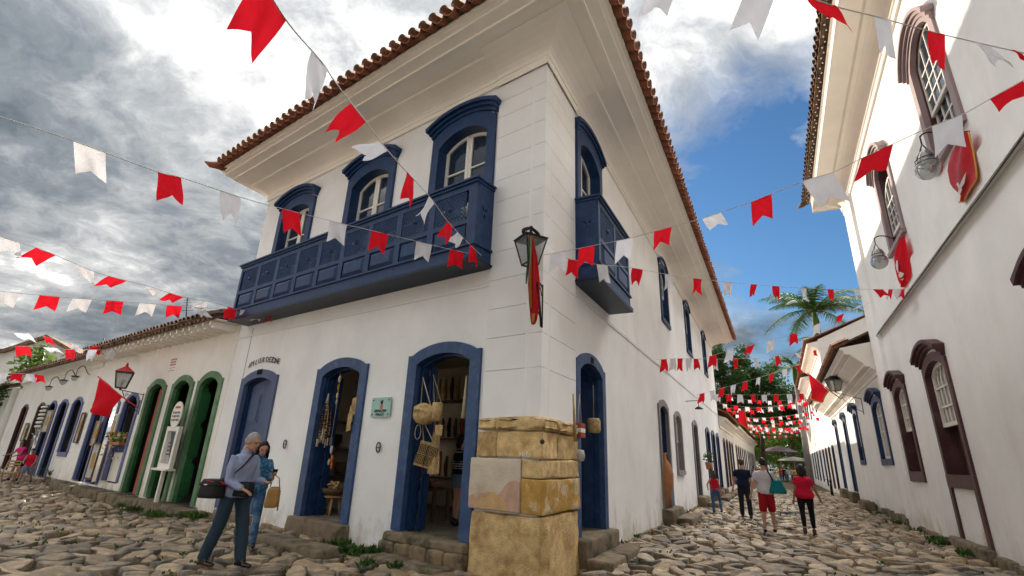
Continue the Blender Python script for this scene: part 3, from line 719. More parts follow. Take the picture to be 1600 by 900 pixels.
def balcony(parent, F, a0, a1, o, z0, z1, nb, post=.20, label=None):
    H = z1-z0; zm0 = z0+.34*H/1.6; zm1 = z0+.74*H/1.6; zl0 = zm1+.09; zl1 = z1-.20
    mb = MB(); mb.box(F, a0-.04, a1+.04, 0.002, o+.05, z0, z0+.05)
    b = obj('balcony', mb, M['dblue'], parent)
    mb = MB(); mb.box(F, a0, a1, o-.04, o, z0+.05, zm0-.05); mb.box(F, a0-.03, a1+.03, o-.02, o+.05, z0+.05, z0+.09)
    mb.box(F, a0-.02, a1+.02, o-.04, o+.035, zm0-.05, zm0-.01)
    for e_ in (a0, a1): sg = 1 if e_ == a1 else -1; mb.box(F, min(e_, e_-sg*.04), max(e_, e_-sg*.04), 0, o-.04, z0+.05, zm0-.01); mb.box(F, min(e_, e_+sg*.035), max(e_, e_+sg*.035), 0, o+.03, zm0-.05, zm0-.01)
    obj('base_rail', mb, M['navy'], b)
    mb = MB(); mb.box(F, a0-.05, a1+.05, 0, o+.07, z1-.04, z1); mb.box(F, a0-.02, a1+.02, 0, o+.035, z1-.09, z1-.045); mb.box(F, a0, a1, o-.05, o, z1-.20, z1-.09)
    obj('handrail', mb, M['navy'], b)
    obj('mid_rail', MB().box(F, a0+.02, a1-.02, o-.045, o, zm1, zl0), M['navy'], b)
    st = .15; x0 = a0+post; x1 = a1-.10; bw = (x1-x0)/nb
    for e_, w_ in ((a0, post), (a1-.10, .10)): obj('corner_post', MB().box(F, e_, e_+w_, o-.06, o+.002, zm0-.01, z1-.10), M['navy'], b)
    lw = bw-st; lm = lattice_mesh(lw, zl1-zl0).mesh('lattice', [M['blue']])
    for i in range(nb):
        s0 = x0+i*bw; pa, pb = s0+st/2, s0+bw-st/2
        if i: obj('post', MB().box(F, s0-st/2, s0+st/2, o-.055, o-.001, zm0-.01, z1-.10), M['navy'], b)
        mw = fmat(F, pa, o-.035, zl0); put('lattice_panel', lm, mw, b)
        cx, cz = (pa+pb)/2, (zl0+zl1)/2
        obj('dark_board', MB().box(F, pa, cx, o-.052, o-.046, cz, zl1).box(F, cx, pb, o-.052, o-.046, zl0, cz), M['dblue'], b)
        obj('rosette', MB().ball(F(cx, o-.012, cz), .05, 8).ball(F(cx, o-.005, cz), .028, 8), M['navy'], b)
        mb = MB(); mb.box(F, pa-.01, pb+.01, o-.05, o-.03, zm0-.01, zm1)
        q = [(pa+.02, zm0+.02), (pb-.02, zm0+.02), (pb-.02, zm1-.02), (pa+.02, zm1-.02)]; r_ = [(pa+.09, zm0+.09), (pb-.09, zm0+.09), (pb-.09, zm1-.09), (pa+.09, zm1-.09)]
        vs = [F(x, o-.03, z) for x, z in q]+[F(x, o+.02, z) for x, z in r_]; mb.add(vs, [(0, 1, 5, 4), (1, 2, 6, 5), (2, 3, 7, 6), (3, 0, 4, 7), (4, 5, 6, 7)])
        obj('raised_panel', mb, M['navy'], b)
    # side boards with a cut-out of three leaves
    for e_ in (a0, a1-.03):
        G = Frame(F(e_, 0, 0), F.n, F.u); cc = (o*.55, z1-.62); hs = []
        for an in (90+38, 90-38, 270):
            a_ = R(an); ax = (math.cos(a_), math.sin(a_)); pts = []
            for t_, wd in ((.02, 0), (.05, .018), (.09, .02), (.13, 0), (.09, -.02), (.05, -.018)): pts.append((cc[0]+ax[0]*t_-ax[1]*wd, cc[1]+ax[1]*t_+ax[0]*wd))
            hs.append(pts)
        obj('side_board', MB().poly(G, [(.002, zm0-.01), (o-.06, zm0-.01), (o-.06, z1-.09), (.002, z1-.09)], hs, 0, .03), M['navy'], b)
    return b
balcony(house, FL, 1.06, 9.50, .50, 4.60, 6.20, 9)
balcony(house, FR, 1.47, 3.72, .50, 4.64, 6.42, 2, .12)
# ---- right facade windows and doors
def sash_window(parent, F, c, h, z0, zc, zp, m, rows=4, name='window', hd=0, cols=3, mg='glass'):
    out = arch(c-h-.15, c+h+.15, z0, zc+.14, zp+.17, 10, .04); inn = arch(c-h, c+h, z0, zc, zp, 12)
    wv = obj(name, surround(MB(), F, out, inn, -.06, .05).box(F, c-h-.17, c+h+.17, -.06, .07, z0-.14, z0), M[m], parent)
    mb = MB(); pth = inn[1:]+[inn[0]]; n = len(pth)
    mb.add([F(a, -.05, z) for a, z in pth]+[F(a, -.4, z) for a, z in pth], [(i, i+1, i+1+n, i+n) for i in range(n-1)]); obj('lining', mb, M[m], wv)
    zf = arc_z(c-h, c+h, zc, zp); zm = (z0+zc)/2+.1
    glazed(wv, F, c-h+.01, c+h-.01, zm, lambda x: zf(x)-.01, cols, rows//2, .05, .025, -.14, join=True, mg=mg)
    glazed(wv, F, c-h+.01, c+h-.01, z0, lambda x: zm+.04, cols, rows//2, .05, .025, -.20, join=True, mg=mg)
    if hd: hood(wv, F, c, h+.16, zc+.14, zp+.22, m, hd)
    return wv
for c, h, z0, zc, zp in winR[1:]: sash_window(house, FR, c, h, z0, zc, zp, 'navy', 4, hd=.45)
for k, (c, h, z0, zc, zp) in enumerate(gR):
    m = 'greystone' if k < 3 else 'navy'
    if k == 1: sash_window(house, FR, c, h, z0, zc, zp, 'greystone', 6, mg='lcurtain'); continue
    door_surround(house, FR, c, h+.17, h, z0, zc, zp, m, 'navy')
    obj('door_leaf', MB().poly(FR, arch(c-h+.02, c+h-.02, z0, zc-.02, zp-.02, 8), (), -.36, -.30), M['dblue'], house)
c, h, ho, z0, zc, zp = doorsR[0]
door_surround(house, FR, c, ho, h, z0, zc, zp, 'blue', 'navy')
door_leaf(house, FR, FR(c+h-.06, -.42, 0), -NR, -DR, .6, z0, zc, 'navy'); pass
obj('number_plate', MB().box(FR, 2.24, 2.40, .05, .06, 3.27, 3.38), M['blackc'], house)
# ================================================================== left row of shops
rowA = thing('shop_house', FL(15, 0, G0), 'single-storey white shop house with green doorways and exposed rafters next to the corner house', 'house')
SA, SB, SE = 9.97, 20.9, 34.7
gd = [(10.98, .56, 'g'), (12.76, .56, 'g'), (14.72, .56, 'g')]
opA = [harch(c-h, c+h, .02, 3.08, 3.30, 12) for c, h, _ in gd]+[harch(16.62-.60, 16.62+.60, .25, 2.72, 3.0, 12), harch(18.35-.5, 18.35+.5, .1, 2.72, 3.0, 12), harch(19.85-.5, 19.85+.5, .1, 2.72, 3.0, 12)]
obj('wall', MB().poly(FL, [(SA, -.5), (SB, -.5), (SB, 4.76), (SA, 4.76)], opA, -.125, 0), M['plaster3'], rowA)
for k, (c, h, _) in enumerate(gd):
    door_surround(rowA, FL, c, h+.19, h, .02, 3.08, 3.30, 'lgreen', 'green', .13, wt=.15)
    if k == 2: obj('door_leaf', MB().box(FL, c-h+.01, c+.02, -.11, -.08, .02, 3.15).box(FL, c-h+.08, c-.06, -.08, -.068, .15, 2.9), M['redpaint'], rowA)
    if k == 1: obj('door_leaf', MB().box(FL, c-.28, c-.05, -.30, -.26, .02, 3.2), M['dbrown'], rowA)
    if k == 0: door_leaf(rowA, FL, FL(c+h-.04, -.14, 0), -NL, -DL, .05, .05, 3.05, 'green', 3)
for c, h in ((16.62, .60), (18.35, .5), (19.85, .5)):
    door_surround(rowA, FL, c, h+.13, h, .25 if c < 17 else .1, 2.72, 3.0, 'lilac', 'royal', .10, wt=.10)
obj('window_panel', MB().box(FL, 16.04, 17.20, -.14, -.06, .25, 1.16), M['whitep'], rowA)
obj('window_sill', MB().box(FL, 16.02, 17.22, -.16, .02, 1.16, 1.38), M['royal'], rowA)
for c in (18.35, 19.85):
    obj('door_leaf', MB().box(FL, c-.46, c-.10, -.12, -.10, .12, 2.8), M['ochrep'], rowA)
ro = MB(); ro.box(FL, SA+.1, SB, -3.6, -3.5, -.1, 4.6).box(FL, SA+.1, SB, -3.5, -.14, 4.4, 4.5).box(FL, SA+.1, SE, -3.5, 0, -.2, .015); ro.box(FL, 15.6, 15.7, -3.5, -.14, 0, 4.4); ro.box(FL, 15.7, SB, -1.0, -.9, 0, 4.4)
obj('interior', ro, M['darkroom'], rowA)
for i in range(25):
    s = 10.15+i*.43; obj('rafter', MB().box(FL, s, s+.10, -.1, .62, 4.50, 4.68).box(FL, s+.01, s+.09, .62, .70, 4.56, 4.68), M['cream'], rowA)
obj('soffit_board', MB().box(FL, SA, SB, 0, .66, 4.702, 4.73), M['cream'], rowA)
def slab_roof(parent, F, a0, a1, o0, z0, o1, z1, m='oldtile', gables=()):
    mb = MB(); th = .07
    vs = [F(a0, o0, z0), F(a1, o0, z0), F(a1, o1, z1), F(a0, o1, z1)]; vs += [p-V((0, 0, th)) for p in vs]
    o2 = o1-(o0-o1)*.9; vs += [F(a1, o2, z0+.2), F(a0, o2, z0+.2)]
    mb.add(vs, [(0, 1, 2, 3), (4, 5, 6, 7), (0, 1, 5, 4), (0, 3, 7, 4), (1, 2, 6, 5), (3, 2, 8, 9)]); o = obj('roof', mb, M[m], parent)
    for a in gables: obj('gable', MB().add([F(a, 0, z0-.5), F(a, 0, z0+.05), F(a, o1, z1-.08), F(a, o2, z0+.1), F(a, o2, z0-.5)], [(0, 1, 2, 3, 4)]), M['plaster3'], parent)
    return o
rA = slab_roof(rowA, FL, SA, SB, .76, 4.74, -3.6, 6.7)
otc = tile_mesh(False, .5, .12).mesh('old_channel_tile', [M['oldtile']]); otk = tile_mesh(True, .5, .10).mesh('old_cap_tile', [M['oldtile']])
tiles(FL, SA+.05, SB, .84, 4.79, rA, .27, .42, otc, otk)
ledge = []
step(FL, 1, 2, 0, 0, 0, 0) if False else None
a_ = 9.98
while a_ < 21.3:
    b_ = a_+rp.uniform(.5, 1.0); obj('ledge_stone', rough_block(MB(), quad(FL, a_+.006, b_-.006, -.1, .42+rp.uniform(-.02, .02)), -.5, .0+rp.uniform(-.03, .01), .03, 1, .025, rp.random()*9), M['stoneg'], rowA); a_ = b_
rowB = thing('shop_house', FL(27, 0, G0), 'farther single-storey white shop house with plain curved cornice, blue windows and brown doorways', 'house')
opsB = [(22.78, .60, .98, 2.85, 3.08, 'lilac', 'royal'), (24.75, .55, .0, 2.85, 3.05, 'lilac', 'royal'), (26.45, .5, .0, 2.85, 3.05, 'lilac', 'royal'), (28.45, .5, .0, 2.85, 3.02, 'brown', 'ochrep'), (31.65, .5, .0, 2.85, 3.02, 'brown', 'ochrep')]
obj('wall', MB().poly(FL, [(SB, -.5), (SE, -.5), (SE, 4.45), (SB, 4.45)], [harch(c-h, c+h, z0, zc, zp, 10) for c, h, z0, zc, zp, _, _ in opsB], -.068, 0), M['plaster3'], rowB)
for c, h, z0, zc, zp, m1, m2 in opsB:
    door_surround(rowB, FL, c, h+.12, h, z0, zc, zp, m1, 'royal' if m2 == 'royal' else 'dbrown', .07, wt=.10)
    obj('door_leaf', MB().box(FL, c-h+.05, c-h+.4, -.10, -.08, z0+.02, 2.9), M['ochrep' if m2 == 'ochrep' else 'dblue'], rowB)
obj('window_sill', MB().box(FL, 22.12, 23.4, -.2, .04, .84, 1.0), M['lilac'], rowB)
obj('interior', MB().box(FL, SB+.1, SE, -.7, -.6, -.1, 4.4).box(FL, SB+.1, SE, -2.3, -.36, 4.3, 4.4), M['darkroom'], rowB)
mb = MB(); pr = [(0, 4.30), (.04, 4.30)]+[(.05+.42*(1-math.cos(i/5*1.57)), 4.34+.24*math.sin(i/5*1.57)) for i in range(6)]+[(.55, 4.6), (0, 4.6)]
mb.add([FL(SB, o, z) for o, z in pr]+[FL(SE, o, z) for o, z in pr], [(i, i+1, i+1+len(pr), i+len(pr)) for i in range(len(pr)-1)]+[tuple(range(len(pr))), tuple(range(len(pr), 2*len(pr)))])
obj('cornice', mb, M['plaster3'], rowB)
rB = slab_roof(rowB, FL, SB, SE+.3, .62, 4.62, -3.6, 6.3, gables=(SE,)); tiles(FL, SB+.05, SE+.3, .70, 4.66, rB, .27, .42, otc, otk)
plinth(FL, 21.5, 34, rowB, (-.2, -.05), .08, 'stoneg')
rowC = thing('vine_covered_house', FL(38, 0, G0), 'low white wall house with hanging vine at the far left end of the row', 'house')
obj('wall', MB().poly(FL, [(SE+.15, -.6), (46, -.6), (46, 4.1), (SE+.15, 4.1)], [], -.3, .25), M['plaster3'], rowC)
slab_roof(rowC, FL, SE+.2, 46, .75, 4.2, -3.5, 5.6)
far = thing('gabled_house', at(45, 690, 62), 'white house with a low dark tiled roof rising behind the left row of shops', 'house')
G1 = Frame(at(45, 690, 62), V((1, .35, 0)).normalized(), V((.35, -1, 0)).normalized())
q = [onplane(G1, *p) for p in ((0, 572), (68, 549), (112, 572))]
base = -1.6
obj('wall', MB().poly(G1, [(q[0][0]-9, base), (q[2][0], base), q[2], q[1], q[0], (q[0][0]-9, q[0][1]-1.4)], (), -9, 0), M['plaster3'], far)
mb = MB(); e_ = [(q[0][0]-9, q[0][1]-1.4), q[0], q[1], (q[2][0]+.6, q[2][1]-.4)]
for a, b in zip(e_, e_[1:]):
    mb.add([G1(a[0], .5, a[1]), G1(b[0], .5, b[1]), G1(b[0], .5, b[1]+.32), G1(a[0], .5, a[1]+.32), G1(a[0], -9, a[1]), G1(b[0], -9, b[1]), G1(b[0], -9, b[1]+.32), G1(a[0], -9, a[1]+.32)], [(0, 1, 2, 3), (3, 2, 6, 7), (0, 1, 5, 4)])
obj('roof', mb, M['oldtile'], far)
# ================================================================== right side of the street
wb = thing('mansion', FW(3, 0, G0), 'tall white two-storey building on the right with mauve arched windows and a long ledge', 'house')
WE = 14.3; W0 = -11
UW = [(3.75, .72), (8.45, .72)]; LD = []
hW = [harch(c-h, c+h, 7.3, 9.55, 9.97, 12) for c, h in UW+[(-1, .72)]]+[harch(7.12, 8.78, 1.5, 3.75, 4.0, 12)]+[harch(11.26, 12.70, 1.55, 3.72, 3.95, 12)]+[harch(.55, 2.21, 1.5, 3.75, 4.0, 12)]
obj('wall', MB().poly(FW, [(W0, -.5), (WE, -.5), (WE, 11.3), (W0, 11.3)], hW, -.5, 0), M['plaster2'], wb)
FWE = Frame(FW(WE, 0, 0), -FW.n, DR)
obj('end_wall', MB().box(FWE, .5, 12, -.4, 0, -.5, 11.3), M['plaster2'], wb)
obj('back_wall', MB().box(FW, W0, WE, -12, -11.7, -.5, 11.3).box(FW, W0, W0+.4, -11.7, -.5, -.5, 11.3), M['plaster2'], wb)
# corner pilaster and ledge
mb = MB(); mb.add([FW(12.85, -.02, 0)+V((0, 0, z)) for z in (-.3, 11.2)]+[FW(12.95, .10, z) for z in (-.3, 11.2)]+[FW(14.32, .10, z) for z in (-.3, 11.2)]+[FW(14.32, -.02, z) for z in (-.3, 11.2)], [(0, 1, 3, 2), (2, 3, 5, 4), (4, 5, 7, 6)])
obj('pilaster', mb, M['plaster2'], wb)
obj('ledge', MB().box(FW, W0, 12.9, -.01, .10, 5.83, 6.42).box(FW, W0, 12.9, .10, .14, 5.80, 5.86), M['plaster2'], wb)
obj('cable', MB().tube([FW(W0+i*1.0, .12, 5.775+.008*math.sin(i*1.7)) for i in range(25)], .011, 6), M['iron'], wb)
# cornice and eave
prW = [(0, 10.55), (.06, 10.55), (.06, 10.7), (.10, 10.72)]+[(.10+.4*(1-math.cos(i/6*1.57)), 10.75+.35*math.sin(i/6*1.57)) for i in range(7)]+[(.55, 11.15), (1.0, 11.15), (1.0, 11.1), (1.06, 11.1), (1.06, 11.35), (1.12, 11.38), (0, 11.5)]
mb = MB(); n = len(prW)
mb.add([FW(W0, o, z+.55) for o, z in prW]+[FW(WE+.45, o, z+.55) for o, z in prW], [(i, i+1, i+1+n, i+n) for i in range(n-1)]+[tuple(range(n)), tuple(range(n, 2*n))])
obj('cornice', mb, M['cream'], wb)
mb = MB(); mb.box(FW, WE, WE+1.0, -3, 0, 11.7, 11.72).box(FW, WE+.9, WE+1.02, -3, 1.0, 11.7, 11.98); obj('soffit_end', mb, M['cream'], wb)
rW = slab_roof(wb, FW, W0, WE+.95, 1.28, 12.12, -5.5, 14.6)
tiles(FW, 0, WE+.95, 1.36, 12.17, rW, .30, .40, otc, otk)
obj('corner_tile', MB().tube([FW(WE+.7, 1.2, 12.12), FW(WE+1.0, 1.4, 12.10), FW(WE+1.3, 1.55, 12.15)], [.15, .09, .015], 8), M['oldtile'], rW)
# a string of small white bulbs under the eave
bulb = MB().ball((0, 0, 0), .022, 6).mesh('bulb', [M['whitep']])
fl = thing('bulb_string', FW(8, 1.1, 12), 'string of small white bulbs along the eave of the tall right-hand building', 'string lights')
for i in range(60): put('bulb', bulb, Matrix.Translation(FW(3.2+i*.20, 1.17+.05*(i % 2), 11.98)), fl)
obj('wire', MB().tube([FW(3+i*2, 1.2, 12.0) for i in range(7)], .006, 4), M['iron'], fl)
def bigwin(parent, F, c, h, z0, zc, zp, m1, m2, sashz, bars=True, name='window', low=None, hoodm=None, hd=1.0, fw=.17, sill=.28, rows=(.33, .66), nb=4):
    out = arch(c-h-fw, c+h+fw, z0, zc+.20, zp+.20, 12, .03); inn = arch(c-h, c+h, z0, zc, zp, 12)
    wv = obj(name, surround(MB(), F, out, inn, -.06, .05), M[m1], parent)
    obj('sill', MB().box(F, c-h-fw, c+h+fw, -.2, .055, z0-sill, z0-.001), M[m1], wv)
    mb = MB(); pth = inn[1:]+[inn[0]]; n = len(pth)
    mb.add([F(a, -.05, z) for a, z in pth]+[F(a, -.42, z) for a, z in pth], [(i, i+1, i+1+n, i+n) for i in range(n-1)]); obj('lining', mb, M[m2], wv)
    zf = arc_z(c-h, c+h, zc, zp)
    if bars: barred(wv, F, c-h+.02, c+h-.02, sashz, lambda x: zf(x)-.01, nb, rows)
    obj('curtain', MB().grid(lambda u, v: F(c-h+u*2*h, -.30+.03*math.sin(u*40), z0+v*(zc-z0+.1)), 40, 1), M['dbrown'], wv)
    obj('shutter', MB().box(F, c-h+.03, c-h+.10, -.40, -.12, z0, sashz), M['ochrep'], wv)
    hood(wv, F, c, h+fw-.02, zc+.22, zp+.28, hoodm or m1, hd, .10)
    return wv
d1 = bigwin(wb, FW, 7.95, .83, 1.5, 3.75, 4.0, 'brown', 'brown', 2.55)
obj('door_post', MB().box(FW, 6.95, 7.14, -.02, .05, .1, 1.22), M['brown'], d1); obj('door_post', MB().box(FW, 8.76, 8.95, -.02, .05, .1, 1.22), M['brown'], d1)
bigwin(wb, FW, 11.98, .72, 1.55, 3.72, 3.95, 'brown', 'brown', 2.68)
bigwin(wb, FW, 1.38, .83, 1.5, 3.75, 4.0, 'brown', 'brown', 2.55)
for c, h in UW+[(-1, .72)]:
    z0, zc, zp = 7.3, 9.6, 10.02; out = arch(c-h-.20, c+h+.20, z0, zc+.05, zp+.12, 14); inn = arch(c-h, c+h, z0, zc-.05, zp-.05, 14)
    wv = obj('window', surround(MB(), FW, out, inn, -.06, .05).box(FW, c-h-.22, c+h+.22, -.2, .10, z0-.12, z0), M['mauve'], wb)
    mb = MB(); pth = inn[1:]+[inn[0]]; n = len(pth)
    mb.add([FW(a, -.05, z) for a, z in pth]+[FW(a, -.42, z) for a, z in pth], [(i, i+1, i+1+n, i+n) for i in range(n-1)]); obj('lining', mb, M['brown'], wv)
    zf = arc_z(c-h, c+h, zc-.05, zp-.05); hood(wv, FW, c, h+.22, zc-.15, zp+.02, 'mauve', .9, .08)
    off = 0 if c < 5 else -.62
    glazed(wv, FW, c-h+.02, c+h-.02, 8.45+off-.1, (lambda x: zf(x)-.01) if off == 0 else (lambda x: zf(x)-.75), 4, 4, .06, .03, -.13, join=True, mg='glass')
    glazed(wv, FW, c-h+.02, c+h-.02, 7.3, lambda x: 8.45+off, 4, 3 if off == 0 else 2, .06, .03, -.19, join=True, mg='glass')
plinth(FW, 1, 13.2, wb, (.0, .10), .10, 'stoneg', base=-.5)
step(FW, 6.85, 9.1, .0, .22, .16, 91, n=2, base=-.5)
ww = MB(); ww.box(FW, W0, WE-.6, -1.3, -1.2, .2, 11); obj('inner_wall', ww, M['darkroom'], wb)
# second house on the right, low with a deep cornice
h2 = thing('cornice_house', FW(20, 0, G0), 'low white house with deep stepped cornice and blue window past the tall right building', 'house')
H0, H1 = 14.36, 34.0
op2 = [(16.15, .92, 1.95, 3.75, 3.98), (22.15, .60, 1.98, 3.9, 4.1), (26.7, .50, .45, 3.9, 4.1), (31.5, .5, .45, 3.9, 4.1)]
obj('wall', MB().poly(FW, [(H0, -.5), (H1, -.5), (H1, 5.3), (H0, 5.3)], [harch(c-h, c+h, z0, zc, zp, 10) for c, h, z0, zc, zp in op2], -.45, 0), M['plaster2'], h2)
bigwin(h2, FW, 16.15, .92, 1.95, 3.75, 3.98, 'navy', 'navy', 1.97, sill=.22, rows=(.5, .8))
bigwin(h2, FW, 22.15, .60, 1.98, 3.9, 4.1, 'navy', 'navy', 2.6, sill=.2, nb=2)
for c in (26.7, 31.5):
    door_surround(h2, FW, c, .68, .5, .45, 3.9, 4.1, 'navy', 'navy'); obj('door_leaf', MB().box(FW, c-.48, c+.48, -.36, -.30, .45, 3.9), M['navy'], h2); hood(h2, FW, c, .66, 4.12, 4.35, 'navy', .7)
    step(FW, c-.8, c+.7, .0, .35, .42, 100+c, base=-.5)
pr2 = [(0, 4.75), (.05, 4.75), (.05, 4.85), (.22, 4.95), (.22, 5.0), (.42, 5.03), (.42, 5.12), (.50, 5.2), (.75, 5.42), (.75, 5.46), (.95, 5.48), (.95, 5.60), (1.05, 5.66), (1.05, 5.72), (0, 5.9)]
mb = MB(); n = len(pr2); mb.add([FW(H0, o, z) for o, z in pr2]+[FW(H1, o, z) for o, z in pr2], [(i, i+1, i+1+n, i+n) for i in range(n-1)]+[tuple(range(n)), tuple(range(n, 2*n))])
obj('cornice', mb, M['cream'], h2)
r2_ = slab_roof(h2, FW, H0, H1+.2, 1.2, 5.78, -4.5, 8.4, gables=(H1,)); tiles(FW, H0+.05, H1+.2, 1.28, 5.82, r2_, .29, .42)
plinth(FW, 14, 30, h2, (-.02, .18), .12, 'stoneg', base=-.5)
step(FW, 20.2, 21.6, .1, .5, .28, 120, base=-.5)
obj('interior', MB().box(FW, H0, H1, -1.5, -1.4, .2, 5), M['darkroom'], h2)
def plain_house(name, F, a0, a1, hz, o, ez_, cols, label, floors=1, gab=(), m='plaster3', dz=.45):
    h = thing(name, F((a0+a1)/2, 0, G0), label, 'house'); ops = []
    for c in cols:
        ops.append(harch(c-.5, c+.5, dz, 2.9, 3.05, 6))
        if floors > 1: ops.append(harch(c-.5, c+.5, 6.3, 8.2, 8.4, 6))
    obj('wall', MB().poly(F, [(a0, -.5), (a1, -.5), (a1, hz), (a0, hz)], ops, -.35, 0), M[m], h)
    for c in cols:
        mm = random.choice(['navy', 'brown', 'dblue', 'dbrown'])
        obj('door_frame', surround(MB(), F, arch(c-.65, c+.65, dz, 3.05, 3.2, 6), arch(c-.5, c+.5, dz, 2.9, 3.05, 6), -.05, .04), M[mm], h); obj('door_leaf', MB().box(F, c-.5, c+.5, -.3, -.25, dz, 3.1), M[mm], h)
        if floors > 1: wv = obj('window', surround(MB(), F, arch(c-.65, c+.65, 6.3, 8.3, 8.5, 6), arch(c-.5, c+.5, 6.3, 8.2, 8.4, 6), -.05, .04), M[mm], h); obj('pane', MB().box(F, c-.5, c+.5, -.2, -.15, 6.3, 8.5), M['glass'], wv)
    mb = MB(); pr = [(0, hz-.5), (.06, hz-.5), (.06, hz-.35), (o*.5, hz-.1), (o*.8, hz), (o*.9, hz+.1), (0, hz+.25)]; n = len(pr)
    mb.add([F(a0, x, z) for x, z in pr]+[F(a1, x, z) for x, z in pr], [(i, i+1, i+1+n, i+n) for i in range(n-1)]+[tuple(range(n)), tuple(range(n, 2*n))]); obj('cornice', mb, M['cream'], h)
    slab_roof(h, F, a0-.1, a1+.1, o+.1, ez_, -5, ez_+2.4, 'tile', gab)
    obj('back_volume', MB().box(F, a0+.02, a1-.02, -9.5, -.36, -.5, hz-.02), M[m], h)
    return h
plain_house('upper_floor_house', FW, 34.05, 46, 10.0, .8, 10.3, (36, 39, 42, 45), 'white two-storey house whose tiled gable shows above the deep cornice roof', 2, (34.06,), dz=.2)
plain_house('white_house', FW, 46.1, 78, 9.4, .9, 9.8, (49, 53, 57, 61, 66, 71), 'farthest white house on the right side of the lane before the plaza', 2)
h5 = plain_house('low_house', FR, 27.1, 38, 4.2, .5, 4.62, (29.2, 31.4, 33.6, 35.8), 'low white house joined to the far end of the corner house', 1, (27.12,), dz=.2)
plain_house('low_house', FR, 38.1, 56, 4.5, .6, 4.9, (40, 42.5, 45, 48, 51, 54), 'second low white house beyond the corner house, lit by the sun', 1, dz=.2)
plain_house('low_house', FR, 56.1, 78, 4.6, .6, 5.0, (58, 61, 64, 67, 70, 74), 'last low white house on the left side of the lane before the plaza', 1, dz=.2)
# houses on the far side of the shop street, behind the viewer's shoulder
FO = Frame(FL(0, 13.2, 0), DL, -NL)
plain_house('white_house', FO, 4, 24, 6.2, .8, 6.6, (6, 9, 12, 15, 18, 21), 'white house on the opposite side of the shop street, out of the frame', 1, dz=0)
# ================================================================== bunting
def pt(F, x, y, o=0): s, z = onplane(F, x, y, o); return F(s, o, z)
def clampw(x, y, dd):
    r_ = ray(x, y); t_ = dd/r_.dot(_f); p = CO+r_*t_
    k = (p-C).dot(NR)
    if k > 6.47: t_ *= (6.47-(CO-C).dot(NR))/(k-(CO-C).dot(NR)); p = CO+r_*t_
    k, l = (p-C).dot(NR), (p-C).dot(NL)
    if k < .05 and l < .05 and p.z < 10:
        ts = []
        for n_, v in ((NR, k), (NL, l)):
            c0 = (CO-C).dot(n_)
            if c0 > 0: ts.append(t_*(c0-.05)/(c0-v))
        t_ = max(ts) if ts else t_; p = CO+r_*t_
    return p
class Line:
    def __init__(s, ctrl):
        c = [tuple(q) for q in ctrl]; L = [0]
        for a, b in zip(c, c[1:]): L.append(L[-1]+math.hypot(b[0]-a[0], b[1]-a[1]))
        d = [q[2] if len(q) > 2 else None for q in c]; known = [i for i, v in enumerate(d) if v]
        for i in range(len(d)):
            if d[i] is None:
                a = max(k for k in known if k < i); b = min(k for k in known if k > i); f = (L[i]-L[a])/(L[b]-L[a]); d[i] = 1/((1-f)/d[a]+f/d[b])
        P = [clampw(q[0], q[1], dd) for q, dd in zip(c, d)]
        s.s = []                                   # smooth the path
        for i in range(len(P)-1):
            p0, p1, p2, p3 = P[max(i-1, 0)], P[i], P[i+1], P[min(i+2, len(P)-1)]
            for k in range(6):
                t_ = k/6; s.s.append(.5*((2*p1)+(p2-p0)*t_+(2*p0-5*p1+4*p2-p3)*t_*t_+(3*p1-p0-3*p2+p3)*t_**3))
        s.s.append(P[-1]); s.px = [proj(p)[0] for p in s.s]
        s.len = [0]
        for a, b in zip(s.s, s.s[1:]): s.len.append(s.len[-1]+(b-a).length)
    def at_len(s, l):
        l = min(max(l, 0), s.len[-1])
        for i in range(len(s.s)-1):
            if l <= s.len[i+1]: f = (l-s.len[i])/max(1e-6, s.len[i+1]-s.len[i]); return s.s[i].lerp(s.s[i+1], f)
        return s.s[-1]
    def at_px(s, x):
        for i in range(len(s.s)-1):
            a, b = s.px[i], s.px[i+1]
            if (a-x)*(b-x) <= 0 and a != b: return s.len[i]+(x-a)/(b-a)*(s.len[i+1]-s.len[i])
        return 0
rf = random.Random(17)
def flag_mb(P0, P1, hang, tail=.30, curl=.03, nrm=None, tw=0):
    nrm = nrm or (P1-P0).cross(hang).normalized(); ph = rf.uniform(0, 6)
    def f(u, v):
        top = P0.lerp(P1, u); n_ = 1-tail*(1-abs(2*u-1)) if True else 1
        h = v*n_; ang = tw*(u-.5)*v
        return top+hang*h+(P1-P0)*(.04*math.sin(ph)*v)+nrm*(curl*(math.sin(ph+u*4+v*3)+.6*math.sin(ph*2+u*9-v*4))*(.25+.75*v)+ang*.2)
    return MB().grid(f, 8, 6)
def bunting(label, ctrl, flags, w_=.26, ln=.34, group='strings of red and white bunting', rad=.005):
    L = Line(ctrl); th = thing('bunting', L.s[len(L.s)//2], label, 'bunting', group)
    obj('string', MB().tube(L.s, rad, 4), M['string'], th)
    for fl_ in flags:
        x, c = fl_[0], fl_[1]; ang = fl_[2] if len(fl_) > 2 else 90; k = fl_[3] if len(fl_) > 3 else 1; kw = fl_[4] if len(fl_) > 4 else 1
        l = L.at_px(x); P0, P1 = L.at_len(l-w_*kw/2), L.at_len(l+w_*kw/2); a_ = R(ang)+rf.uniform(-.08, .08)
        hang = (math.cos(a_)*CR-math.sin(a_)*CU+_f*rf.uniform(-.25, .25)).normalized()*ln*k
        if ang == 90: hang = (V((0, 0, -1))+V((rf.uniform(-.15, .15), rf.uniform(-.15, .15), 0))).normalized()*ln*k
        obj('flag', flag_mb(P0, P1, hang, tail=rf.uniform(.24, .34), curl=.028), M['redcloth' if c == 'r' else 'whitecloth'], th)
    return th
